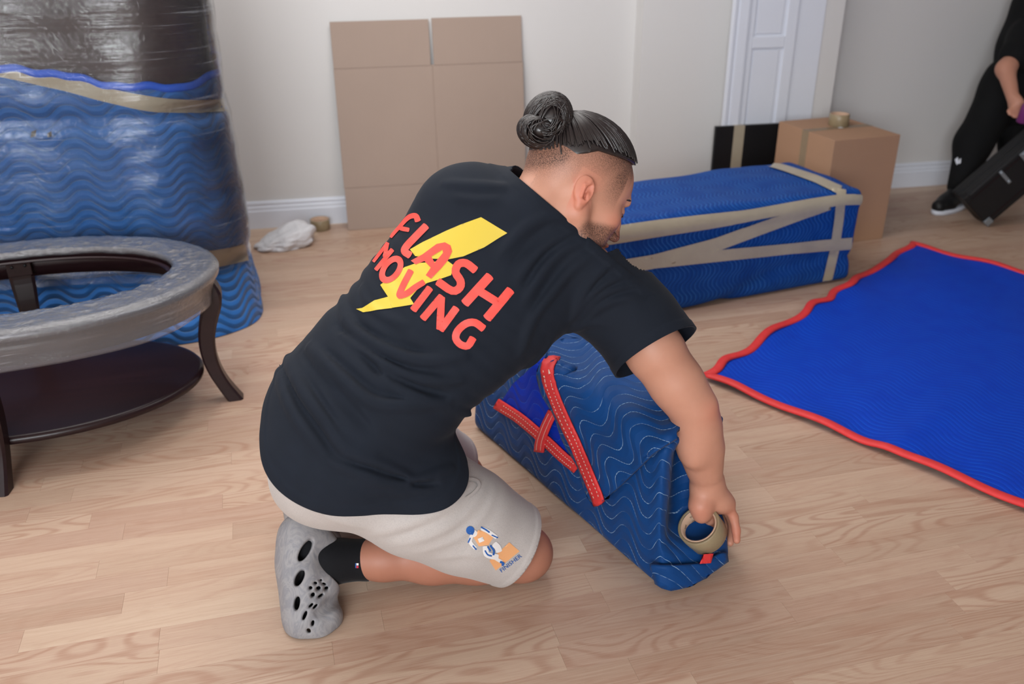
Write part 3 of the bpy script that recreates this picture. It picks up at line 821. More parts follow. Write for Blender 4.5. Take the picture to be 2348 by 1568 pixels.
# ------------------------------------------------------------------ signed-distance sculpting
def np3(v): return np.array((v[0], v[1], v[2]), dtype=np.float32)
def smin(a, b, k):
    if k <= 0: return np.minimum(a, b)
    h = np.clip(0.5+0.5*(b-a)/k, 0, 1); return b+(a-b)*h-k*h*(1-h)
class Field:
    def __init__(s, lo, hi, h):
        s.lo = np.array(lo, dtype=np.float32); s.h = h
        s.n = np.ceil((np.array(hi)-s.lo)/h).astype(int)+1
        s.ax = [s.lo[i]+np.arange(s.n[i], dtype=np.float32)*h for i in range(3)]
        s.D = np.full(tuple(s.n), 0.3, dtype=np.float32)
    def reg(s, lo, hi):
        a = np.clip(np.floor((np.array(lo)-s.lo)/s.h).astype(int), 0, s.n); b = np.clip(np.ceil((np.array(hi)-s.lo)/s.h).astype(int)+1, 0, s.n)
        sl = tuple(slice(int(x), int(y)) for x, y in zip(a, b))
        X = s.ax[0][sl[0]][:, None, None]; Y = s.ax[1][sl[1]][None, :, None]; Z = s.ax[2][sl[2]][None, None, :]
        return sl, X, Y, Z
    def apply(s, fn, lo, hi, k, mode):
        m = k*1.2+4*s.h
        sl, X, Y, Z = s.reg(np.array(lo)-m, np.array(hi)+m)
        if any(q.stop <= q.start for q in sl): return
        d = fn(X, Y, Z); A = s.D[sl]
        if mode == 'add': s.D[sl] = smin(A, d, k)
        else: s.D[sl] = -smin(-A, d, k)
    def ell(s, c, rad, R=None, k=0.02, mode='add'):
        c = np3(c); rad = np.array(rad, dtype=np.float32); R = np.eye(3, dtype=np.float32) if R is None else np.array(R, dtype=np.float32)
        def fn(X, Y, Z):
            dx, dy, dz = X-c[0], Y-c[1], Z-c[2]; k0 = 0; k1 = 0
            for i in range(3):
                q = dx*R[i, 0]+dy*R[i, 1]+dz*R[i, 2]
                k0 = k0+(q/rad[i])**2; k1 = k1+(q/rad[i]**2)**2
            k0 = np.sqrt(k0); k1 = np.sqrt(k1)+1e-6
            return (k0*(k0-1)/k1).astype(np.float32)
        ext = np.sqrt(((R*rad[:, None])**2).sum(0)); s.apply(fn, c-ext, c+ext, k, mode)
    def sph(s, c, r, k=0.02, mode='add'): s.ell(c, (r, r, r), None, k, mode)
    def cone(s, a, b, ra, rb, k=0.02, mode='add'):
        a = np3(a); b = np3(b); ba = b-a; L2 = float(ba@ba)+1e-9
        def fn(X, Y, Z):
            px, py, pz = X-a[0], Y-a[1], Z-a[2]
            t = np.clip((px*ba[0]+py*ba[1]+pz*ba[2])/L2, 0, 1)
            return np.sqrt((px-t*ba[0])**2+(py-t*ba[1])**2+(pz-t*ba[2])**2)-(ra+(rb-ra)*t)
        r = max(ra, rb); s.apply(fn, np.minimum(a, b)-r, np.maximum(a, b)+r, k, mode)
    def chain(s, pts, rad, k=0.02, mode='add'):
        for i in range(len(pts)-1): s.cone(pts[i], pts[i+1], rad[i], rad[i+1], k, mode)
    def plane(s, p, n, k=0.0):
        """keep the side the normal points away from"""
        p = np3(p); n = np3(n); n = n/np.linalg.norm(n)
        X, Y, Z = s.ax[0][:, None, None], s.ax[1][None, :, None], s.ax[2][None, None, :]
        d = (X-p[0])*n[0]+(Y-p[1])*n[1]+(Z-p[2])*n[2]
        s.D = -smin(-s.D, -d.astype(np.float32), k)
    def sample(s, P):
        q = (np.asarray(P)-s.lo)/s.h; i = np.clip(np.floor(q).astype(int), 0, s.n-2); f = np.clip(q-i, 0, 1); out = 0
        for a in (0, 1):
            for b in (0, 1):
                for c in (0, 1):
                    w = (f[:, 0] if a else 1-f[:, 0])*(f[:, 1] if b else 1-f[:, 1])*(f[:, 2] if c else 1-f[:, 2])
                    out = out+w*s.D[i[:, 0]+a, i[:, 1]+b, i[:, 2]+c]
        return out
    def hit(s, x, y, t0=1.3, t1=2.6):
        d = ray(x, y); T = np.arange(t0, t1, s.h*0.4); P = np.array(CAM)[None]+T[:, None]*np.array(d)[None]
        inb = np.all((P > s.lo+s.h) & (P < s.lo+(s.n-2)*s.h), axis=1)
        v = np.where(inb, s.sample(P), 1.0); k = np.where(v < 0)[0]
        if len(k): return P[k[0]]
        return P[int(np.argmin(v))]
    def folds(s, lst):
        """raise (or sink) soft ridges along lines drawn on the surface"""
        F = np.zeros_like(s.D)
        for pts, wd, amp in lst:
            C = [s.hit(*p) for p in resample(pts, max(5, int(sum(math.hypot(b[0]-a[0], b[1]-a[1]) for a, b in zip(pts, pts[1:]))/26)))]
            C = np.array(C); C[1:-1] = (C[:-2]+2*C[1:-1]+C[2:])/4
            sl, X, Y, Z = s.reg(C.min(0)-wd*3, C.max(0)+wd*3)
            best = np.full(F[sl].shape, 9.0, dtype=np.float32); par = np.zeros_like(best); m = len(C)-1
            for i in range(m):
                a = C[i].astype(np.float32); ba = (C[i+1]-C[i]).astype(np.float32); L2 = float(ba@ba)+1e-9
                px, py, pz = X-a[0], Y-a[1], Z-a[2]
                t = np.clip((px*ba[0]+py*ba[1]+pz*ba[2])/L2, 0, 1)
                d = (px-t*ba[0])**2+(py-t*ba[1])**2+(pz-t*ba[2])**2
                u = d < best; best = np.where(u, d, best); par = np.where(u, (i+t)/m, par)
            env = np.sin(np.clip(par, 0.02, 0.98)*math.pi)**0.6
            F[sl] += amp*np.exp(-best/(wd*wd))*env
        s.D -= F
    def hollow(s, t): s.D = np.maximum(s.D, -(s.D+t))
    def mesh(s, adapt=0.0):
        g = openvdb.FloatGrid(0.3); g.copyFromArray(np.ascontiguousarray(s.D))
        pts, quads = g.convertToQuads(0.0)
        P = pts.astype(np.float32)*s.h+s.lo
        return P, quads[:, ::-1]
def mesh_np(name, P, Q):
    me = bpy.data.meshes.new(name)
    n, m = len(P), len(Q)
    me.vertices.add(n); me.vertices.foreach_set('co', np.asarray(P, dtype=np.float32).ravel())
    me.loops.add(m*4); me.loops.foreach_set('vertex_index', np.asarray(Q, dtype=np.int32).ravel())
    me.polygons.add(m); me.polygons.foreach_set('loop_start', np.arange(0, m*4, 4, dtype=np.int32)); me.polygons.foreach_set('loop_total', np.full(m, 4, dtype=np.int32))
    me.update(calc_edges=True); me.validate()
    # outward normals
    c = np.asarray(P).mean(0); 
    v = np.asarray(P)[Q]; nn = np.cross(v[:, 1]-v[:, 0], v[:, 2]-v[:, 0]); vol = (nn*(v[:, 0]-c)).sum()
    if vol < 0: me.flip_normals()
    return me
def fairing(P, Q, it=2, lam=0.5):
    """light Laplacian fairing of a quad mesh"""
    n = len(P); E = np.vstack([Q[:, [0, 1]], Q[:, [1, 2]], Q[:, [2, 3]], Q[:, [3, 0]]])
    deg = np.bincount(E[:, 0], minlength=n)+np.bincount(E[:, 1], minlength=n)
    for _ in range(it):
        S = np.zeros((n, 3))
        for k in range(3):
            S[:, k] = np.bincount(E[:, 0], P[E[:, 1], k], n)+np.bincount(E[:, 1], P[E[:, 0], k], n)
        P = P*(1-lam)+lam*S/np.maximum(deg, 1)[:, None]
    return P

# ------------------------------------------------------------------ skin, hair and clothing materials
def mat_skin(name, c0=(190, 136, 113), c1=(206, 153, 130), red=(206, 118, 96)):
    t = NT(name); p = t.geo()
    c = t.mix(t.noise(p, 16, 4, 0.6), srgb(*c0), srgb(*c1))
    c = t.mix(t.math('MULTIPLY', t.attr('flush'), 0.75), c, srgb(*red))
    c = t.mix(t.math('MULTIPLY', t.attr('tan'), 1.0), c, srgb(156, 98, 77))
    sp = t.noise(t.scaled(p, (1, 1, 1)), 620, 2, 0.6)
    st = t.math('MULTIPLY', t.attr('stubble'), t.math('ADD', 0.45, t.math('MULTIPLY', t.sstep(sp, 0.42, 0.58), 0.55)))
    c = t.mix(st, c, srgb(46, 34, 30))
    t.set(Base_Color=c, Roughness=0.5, Normal=t.bump(t.noise(p, 420, 3), 0.10, 0.001))
    t.b.inputs['Subsurface Weight'].default_value = 0.12; t.b.inputs['Subsurface Radius'].default_value = (0.9, 0.35, 0.2); t.b.inputs['Subsurface Scale'].default_value = 0.008
    t.b.inputs['Specular IOR Level'].default_value = 0.4
    return t.m
M_SKIN = mat_skin('skin')
def mat_hair():
    t = NT('black_hair'); p = t.geo()
    c = t.mix(t.noise(p, 60, 3), srgb(22, 17, 18), srgb(40, 31, 31))
    t.set(Base_Color=c, Roughness=0.34); t.b.inputs['Specular IOR Level'].default_value = 0.75; return t.m
M_HAIR = mat_hair()
def mat_cotton(name, c0, c1, fleck=None, rough=0.85, weave=1500, bstr=0.25, sheen=0.25):
    t = NT(name); p = t.geo()
    c = t.mix(t.noise(p, 18, 4), srgb(*c0), srgb(*c1))
    if fleck is not None: c = t.mix(t.math('MULTIPLY', t.sstep(t.noise(p, 500, 3, 0.7), 0.45, 0.65), 0.5), c, srgb(*fleck))
    t.set(Base_Color=c, Roughness=rough, Normal=t.bump(t.noise(p, weave, 2), bstr, 0.0008))
    t.b.inputs['Sheen Weight'].default_value = sheen; t.b.inputs['Sheen Roughness'].default_value = 0.4; t.b.inputs['Specular IOR Level'].default_value = 0.25
    return t.m
M_SHIRT = mat_cotton('black_cotton', (19, 25, 35), (24, 31, 43), sheen=0.03)
M_SHORTS = mat_cotton('light_grey_jersey', (186, 180, 177), (198, 192, 189), (170, 164, 162))
M_BLACKCLOTH = mat_cotton('deep_black_cotton', (7, 8, 10), (12, 13, 15), sheen=0.0)
M_SOCK = mat_cotton('black_sock_knit', (12, 13, 17), (20, 21, 26), weave=900, bstr=0.5, sheen=0.1)
def mat_foam():
    t = NT('marbled_grey_foam'); p = t.geo()
    w = t.noise(t.scaled(p, (1, 1, 0.45)), 26, 4, 0.55, 2.2)
    c = t.ramp(w, [(0.25, srgb(118, 119, 126)), (0.45, srgb(152, 150, 152)), (0.6, srgb(132, 132, 138)), (0.8, srgb(168, 164, 162))])
    t.set(Base_Color=c, Roughness=0.55, Normal=t.bump(t.noise(p, 300, 3), 0.08, 0.001)); t.b.inputs['Specular IOR Level'].default_value = 0.35; return t.m
M_FOAM = mat_foam()
M_PRINTRED = plain('red_print_ink', (238, 82, 72), 0.5, 0.4)
M_PRINTYEL = plain('yellow_print_ink', (216, 190, 68), 0.5, 0.4)
M_PBLUE = plain('blue_print_ink', (36, 96, 176), 0.6); M_PORANGE = plain('orange_print_ink', (240, 176, 122), 0.6); M_PWHITE = plain('white_print_ink', (236, 234, 234), 0.6); M_PRED = plain('sock_flag_red', (200, 40, 60), 0.6)
M_TIE = plain('brown_hair_tie', (120, 84, 76), 0.7)

# ------------------------------------------------------------------ the kneeling mover
person = empty('person', (0.25, 1.68, 0))
tag(person, 'man with a hair bun kneeling in black printed t-shirt and grey shorts, holding tape', 'person')
V3 = lambda *a: np.array(a, dtype=float)
def nrm(v): v = np.asarray(v, float); return v/np.linalg.norm(v)
HIP_R, HIP_L = V3(.095, 1.615, .345), V3(.075, 1.800, .355)
KNEE_R, ANK_R = np3(fl(1192, 1268, .068)), np3(fl(800, 1284, .088))
KNEE_L, ANK_L = V3(.36, 1.95, .07), V3(.085, 1.90, .085)
SH_R, SH_L = np3(at(1408, 668, 1.93)), np3(at(1056, 482, 1.925))
ELB_R, WRI_R = np3(at(1592, 938, 1.985)), np3(at(1622, 1112, 2.085))
C7 = np3(at(1228, 440, 1.82))

def torso_frames():
    """centre, right, back-normal, half width, half depth, along the trunk"""
    pel = V3(.075, 1.705, .36); 
    keys = [  # centre, right, up tangent, a, b
        (V3(.010, 1.712, .300), (.10, -.98, -.10), (.50, .0, .86), .192, .150),
        (V3(.078, 1.715, .400), (.14, -.97, -.12), (.55, .0, .83), .196, .156),
        (V3(.172, 1.725, .500), (.28, -.92, -.18), (.60, .0, .80), .196, .148),
        (V3(.285, 1.735, .605), (.48, -.80, -.26), (.68, .0, .73), .200, .142),
        (V3(.385, 1.745, .690), (.64, -.64, -.35), (.70, -.02, .71), .204, .134),
        (V3(.465, 1.748, .755), (.74, -.50, -.42), (.66, -.04, .75), .200, .118),
        (V3(.515, 1.735, .805), (.77, -.43, -.46), (.60, -.10, .80), .168, .088),
    ]
    out = []
    n = 26
    tt = np.linspace(0, len(keys)-1, n)
    for t in tt:
        i = min(int(t), len(keys)-2); f = t-i
        f2 = f
        c = spline([k[0] for k in keys], 200)[int(round(t/(len(keys)-1)*199))]
        r = nrm(np.array(keys[i][1])*(1-f2)+np.array(keys[i+1][1])*f2); u = nrm(np.array(keys[i][2])*(1-f2)+np.array(keys[i+1][2])*f2)
        r = nrm(r-u*(r@u)); b = np.cross(r, u)
        a_, b_ = keys[i][3]*(1-f)+keys[i+1][3]*f, keys[i][4]*(1-f)+keys[i+1][4]*f
        out.append((c, r, u, b, a_, b_))
    return out
TF = torso_frames()

SHIRT_FOLDS = [
    ([(783, 676), (793, 742), (866, 793), (935, 822), (990, 829), (1062, 818)], 0.0086, 0.0274),
    ([(786, 767), (844, 814), (917, 851), (972, 873), (1055, 873)], 0.0078, 0.0235),
    ([(710, 793), (793, 873), (852, 927), (935, 931), (1026, 920)], 0.0093, 0.0294),
    ([(655, 814), (692, 894), (746, 960), (793, 1036), (852, 1047)], 0.0102, 0.0294),
    ([(866, 829), (892, 887), (953, 909), (1026, 931), (1099, 960)], 0.0071, 0.0196),
    ([(637, 844), (652, 902), (684, 967), (743, 1040)], 0.0093, 0.0235),
    ([(779, 1011), (793, 1040), (866, 1058), (917, 1083), (953, 1105)], 0.0078, 0.0274),
    ([(844, 1105), (917, 1109), (990, 1094), (1033, 1072)], 0.0078, 0.0235),
    ([(760, 1060), (793, 1075), (862, 1095), (930, 1130)], 0.0078, 0.0175),
    ([(830, 660), (842, 700), (880, 730), (930, 745)], 0.0071, 0.0175),
    ([(1311, 497), (1242, 494), (1193, 525), (1145, 587)], 0.0086, 0.0175),
    ([(1324, 521), (1273, 542), (1221, 587), (1187, 642)], 0.0078, 0.0175),
    ([(1345, 549), (1283, 573), (1242, 621), (1204, 690)], 0.0078, 0.0175),
    ([(1369, 573), (1310, 614), (1269, 666), (1221, 724), (1193, 810)], 0.0086, 0.0175),
    ([(1410, 594), (1366, 628), (1328, 683), (1311, 731)], 0.0071, 0.0196),
    ([(1441, 628), (1393, 642), (1345, 683), (1317, 724)], 0.0063, 0.0175),
    ([(1459, 652), (1404, 662), (1352, 693), (1317, 745)], 0.0063, 0.0175),
    ([(1472, 683), (1410, 683), (1359, 710), (1324, 755)], 0.0063, 0.0175),
    ([(1020, 420), (1070, 430), (1120, 425), (1170, 430)], 0.0093, 0.0175),
    ([(1040, 450), (1090, 462), (1150, 455)], 0.0093, 0.0078),
    ([(820, 800), (880, 862), (905, 880)], 0.0063, -0.0117), ([(900, 1085), (950, 1110), (1000, 1108)], 0.0063, -0.0274),
    ([(760, 880), (800, 930), (850, 985)], 0.0078, -0.0099), ([(700, 850), (740, 930), (790, 1010)], 0.0078, -0.0099),
    ([(800, 735), (870, 775), (940, 803), (1000, 806)], .0075, -.009), ([(770, 745), (830, 800), (910, 838), (990, 853)], .0075, -.009),
    ([(740, 800), (800, 850), (860, 905), (940, 915)], .008, -.010), ([(690, 805), (730, 870), (790, 930), (840, 985)], .008, -.010),
    ([(650, 840), (680, 920), (730, 985), (775, 1050)], .008, -.009), ([(900, 860), (960, 893), (1040, 905)], .007, -.008),
    ([(800, 1055), (870, 1078), (930, 1095)], .007, -.008), ([(850, 1125), (930, 1132), (1010, 1105)], .008, .007),
    ([(1255, 515), (1215, 550), (1170, 610)], .007, -.006), ([(1280, 560), (1235, 600), (1200, 660)], .007, -.006), ([(1300, 595), (1260, 645), (1215, 720)], .007, -.006),
    ([(1400, 615), (1360, 655), (1325, 705)], .006, -.007), ([(1430, 640), (1380, 660), (1338, 705)], .006, -.006), ([(1450, 665), (1395, 673), (1345, 705)], .006, -.006),
    ([(1300, 770), (1330, 740), (1360, 735), (1400, 745)], .010, .006), ([(1180, 900), (1230, 830), (1270, 770)], .012, .006),
]
def cut_cloth(me, cuts, band=0.0):
    """clean openings in a garment: everything past each plane (near its centre) goes; the edge keeps a stitched band"""
    bm = bmesh.new(); bm.from_mesh(me)
    for co, no, cen, rad in cuts:
        co, no, cen = Vector(co), Vector(no), Vector(cen)
        fs = [f for f in bm.faces if (f.calc_center_median()-cen).length < rad]
        geom = list({v for f in fs for v in f.verts})+list({e for f in fs for e in f.edges})+fs
        bmesh.ops.bisect_plane(bm, geom=geom, plane_co=co, plane_no=no, clear_outer=False, clear_inner=False, dist=1e-5)
        dead = [f for f in bm.faces if (f.calc_center_median()-co).dot(no) > 1e-5 and (f.calc_center_median()-cen).length < rad]
        bmesh.ops.delete(bm, geom=dead, context='FACES')
        if band:
            bm.normal_update()
            mv = []
            for v in bm.verts:
                d = -(v.co-co).dot(no)
                if 0 <= d+1e-4 < band and (v.co-cen).length < rad+.05: mv.append((v, .0016*min(1, (band-d)/.002)))
            for v, k in mv: v.co += v.normal*k
    bmesh.ops.delete(bm, geom=[v for v in bm.verts if not v.link_faces], context='VERTS')
    bm.to_mesh(me); bm.free(); me.update(); return me
def shorts_solid(f, g=0.0):
    for c, r, u, b, a_, b_ in TF[2:10]: f.ell(c, (a_-.016+g, .045, b_-.016+g), [r, u, b], .03)
    f.ell(V3(.045, 1.640, .335), (.130+g, .110+g, .115+g), None, .05); f.ell(V3(.045, 1.790, .335), (.12+g, .105+g, .11+g), None, .05)
    for hip, kn, w in ((HIP_R, KNEE_R, 1.0), (HIP_L, KNEE_L, .95)):
        t = kn-hip
        f.chain([hip+V3(0, .01, .005), hip+t*.35+V3(0, 0, .015), hip+t*.65+V3(0, 0, .015), hip+t*.90+V3(0, 0, .014), hip+t*1.02+V3(0, 0, .012)], [.112*w+g, .118*w+g, .108*w+g, .088*w+g, .082*w+g], .05)
def build_shirt():
    f = Field((-.18, 1.42, .18), (.84, 2.06, .98), .0042)
    for c, r, u, b, a_, b_ in TF:
        f.ell(c, (a_, .045, b_), [r, u, b], .030)
    top = TF[-1]
    # shoulders and collar base
    f.chain([SH_L+V3(.02, -.01, .0), (SH_L*0.5+np3(C7)*0.5)+V3(0.0, .03, -.045), np3(C7)+V3(.02, .045, -.045)], [.072, .078, .070], .05)
    f.chain([SH_R+V3(-.02, .02, .0), (SH_R*0.5+np3(C7)*0.5)+V3(0.02, .035, -.035), np3(C7)+V3(.02, .045, -.045)], [.078, .084, .070], .05)
    f.chain([np3(C7)+V3(.03, .06, -.06), NECK_M], [.080, .067], .04)
    f.chain([np3(at(1228, 478, 1.880)), np3(at(1272, 530, 1.880)), np3(at(1345, 608, 1.885)), SH_R], [.070, .072, .060, .074], .04)
    # sleeves
    sl = nrm(ELB_R-SH_R)
    f.chain([SH_R+V3(-.03, .02, .0), SH_R+sl*.09, SH_R+sl*.18, SH_R+sl*.235], [.085, .085, .086, .087], .05)
    ELB_L = V3(.485, 1.99, .58); slL = nrm(ELB_L-SH_L)
    f.chain([SH_L, SH_L+slL*.1, SH_L+slL*.22], [.076, .078, .078], .05)
    # cloth bunches a little over the belt and under the arm
    shorts_solid(f, .014)
    HEMP = [np3(at(612, 915, 1.890)), f.hit(860, 1178), np3(at(1056, 1066, 1.885))]
    f.folds(SHIRT_FOLDS)
    slL = nrm(V3(.485, 1.99, .58)-SH_L); cl = SH_L+slL*.20
    ce = np3(at(1468, 828, 1.955)).astype(float); cn = nrm(.86*np.array(AX_D)+.50*np.array(AX_R)-.28*np.array(AX_F))
    p1, p2, p3 = (np.array(q, float) for q in HEMP)
    hn = nrm(np.cross(p2-p1, p3-p1)); hn = -hn if hn @ (np3(C7)-p1) > 0 else hn
    q1, q2 = np3(at(1203, 420, 1.83)).astype(float), np3(at(1368, 560, 1.83)).astype(float)
    kn = nrm(np.cross(q2-q1, q1-np.array(CAM))); kc = (q1+q2)/2; kn = -kn if kn @ (HEAD_C-kc) < 0 else kn
    cuts = [(p2, hn, p2, 9.0), (ce, cn, ce+cn*.06, .17), (cl, slL, cl+slL*.06, .14), (kc, kn, kc+kn*.045+np.array(AX_F)*.04-np.array(AX_R)*.004, .138), (kc, kn, kc+np.array(AX_F)*.12+np.array(AX_R)*.11+np.array(AX_D)*.05, .11)]
    P, Q = f.mesh(); P = fairing(P.astype(float), Q, 1, .5)
    me = cut_cloth(mesh_np('t_shirt', P, Q), cuts, .019)
    o = finish('t_shirt', me, M_SHIRT, person)
    md = o.modifiers.new('cloth', 'SOLIDIFY'); md.thickness = .004; md.offset = -1
    return o, f

# head frame: forward, left, up
_f = nrm(.807*np.array(AX_R)+.408*np.array(AX_D)+.423*np.array(AX_F)); _u = .45*np.array(AX_R)-.89*np.array(AX_D)
_u = nrm(_u-_f*(_u@_f)); _l = np.cross(_u, _f); HR = np.array([_f, _l, _u]); HEAD_C = np3(at(1323, 426, 1.860)).astype(float); HS = 1.12
def hp(x, y, z): return HEAD_C + (_f*x + _l*y + _u*z)*HS
NECK_M = hp(-.050, 0, -.075)
shirt, _sf = build_shirt()

def build_head():
    """head and neck at fine resolution"""
    lo = HEAD_C-.22; hi = HEAD_C+.18
    f = Field(lo, hi, .0021)
    E = lambda c, r, k=.012, mode='add', R=HR: f.ell(hp(*c), np.array(r)*HS, R, k, mode)
    E((-.010, 0, .036), (.097, .074, .082), .0)
    E((-.030, 0, .010), (.076, .070, .072), .02)
    E((.036, 0, -.020), (.058, .060, .080), .03)
    E((.045, 0, .030), (.050, .058, .050), .02)          # forehead
    for s in (-1, 1):
        f.chain([hp(.000, s*.060, -.055), hp(.036, s*.048, -.090), hp(.078, s*.012, -.107)], [.020, .020, .018], .022)   # jaw
        E((.064, s*.038, -.030), (.026, .026, .026), .02)     # cheekbone
        E((.055, s*.036, -.065), (.030, .024, .030), .02)
    E((.083, 0, -.106), (.019, .022, .017), .014)            # chin
    f.cone(hp(.090, -.026, .016), hp(.090, .026, .016), .011, .011, .014)    # brow
    for s in (-1, 1): E((.100, s*.030, -.004), (.013, .016, .012), .008, 'sub')
    for s in (-1, 1): E((.0815, s*.031, -.006), (.0125, .0140, .0120), .004)
    f.chain([hp(.094, 0, .010), hp(.106, 0, -.022), hp(.1165, 0, -.045)], [.0075, .0085, .0105], .010)   # nose
    for s in (-1, 1): E((.103, s*.0135, -.049), (.012, .008, .008), .006); E((.110, s*.0075, -.0565), (.006, .0035, .004), .002, 'sub')
    f.cone(hp(.094, -.018, -.068), hp(.094, .018, -.068), .006, .006, .008); E((.102, 0, -.068), (.008, .018, .0055), .005)
    E((.100, 0, -.0795), (.008, .017, .006), .005); f.cone(hp(.1085, -.02, -.0738), hp(.1085, .02, -.0738), .0022, .0022, .003, 'sub')
    # neck
    f.chain([hp(-.040, 0, -.030), NECK_M, C7+V3(.03, .06, -.05)], [.056, .058, .066], .03)
    f.chain([hp(-.012, -.055, -.035), hp(-.03, -.040, -.10)], [.018, .014], .03)
    # ears: shell with rim and bowl
    for s in (-1, 1):
        er = np.array([nrm(_f*.93+_u*.20+_l*s*.30), nrm(-_f*.28*1+_l*s*.95), nrm(_u*.97-_f*.22)])
        ec = np.array((-.018, s*.076, -.018))
        E(ec, (.0156, .0061, .0254), .006, 'add', er)
        E(ec+np.array((-0.0025, s*0.0036, 0.0033)), (.0180, .0049, .0246), .004, 'add', er)
        E(ec+np.array((0.0025, s*0.0090, 0.0049)), (.0103, .0049, .0156), .003, 'sub', er)
        E(ec+np.array((0.0049, s*0.0072, -0.0049)), (.0066, .0074, .0074), .003, 'sub', er)
        E(ec+np.array((0.0074, s*0.0059, -0.0033)), (.0041, .0041, .0066), .004, 'add', er)
        E(ec+np.array((0.0025, s*0.0009, -0.0238)), (.0074, .0057, .0090), .005, 'add', er)
        f.chain([hp(*(ec+np.array((0.0016, s*0.0067, 0.0180)))), hp(*(ec+np.array((-0.0057, s*0.0077, 0.0082)))), hp(*(ec+np.array((-0.0033, s*0.0077, -0.0098))))], [.003, .0033, .003], .003)
    # clip the base of the neck where the shirt hides it
    P, Q = f.mesh(); P = fairing(P.astype(float), Q, 1, .4)
    L = (P-HEAD_C) @ HR.T/HS; x, y, z = L[:, 0], L[:, 1], L[:, 2]
    sm = lambda v, a, b: np.clip((v-a)/(b-a), 0, 1)**2*(3-2*np.clip((v-a)/(b-a), 0, 1))
    # fade haircut: line of long hair at z ~ .05; short hair shading down to the ear
    line = np.minimum(.079+.87*x, .063+.26*x)
    fade = sm(z-line, -.075, .002)**1.2*(0.55+.45*sm(x, -.045, .03))*sm(.070+.0*z-x, -.003, .004)*(np.abs(y) > .03)
    fade = np.where((np.abs(x+.018) < .022) & (z < .02), fade*.3, fade)
    nape = sm(z-line, -.035, .0)*sm(-x, .045, .075)*.9
    side = sm(x, -.004, .042)*sm(.058-x, -.002, .004)*sm(z, -.035, .045)*.9
    stub = np.maximum(np.maximum(fade*.95, nape), side)
    jaw = sm(-(z+.052+.45*np.clip(.06-x, 0, .2)*0.0), 0, .012)*sm(x, .012, .030)
    jl = sm(.020-np.abs(z+.075-.9*(np.clip(x, 0, .1)-.05)*-.6), -.005, .016)
    beard = sm(x, .000, .018)*sm(-z-.038-.30*np.clip(.055-x, -.05, .06), .0, .016)*sm(z, -.135, -.118)
    mous = sm(x, .078, .088)*sm(.010-np.abs(z+.058), -.003, .005)
    lips = (sm(x, .096, .099)*(np.abs(z+.0738) < .013)*(np.abs(y) < .022))
    stub = np.maximum(stub, np.maximum(beard*.88, mous*.75)*(1-lips))
    ear = np.exp(-(((x+.018)/.024)**2+((z+.020)/.036)**2))*(np.abs(y) > .068)
    nose = np.exp(-(((x-.118)/.016)**2+((z+.042)/.016)**2))
    cheek = np.exp(-(((x-.075)/.025)**2+((z+.030)/.022)**2))*.5
    flush = np.clip(ear+nose*.7+cheek+lips, 0, 1); tan = np.zeros(len(P))
    return P, Q, stub, flush, tan

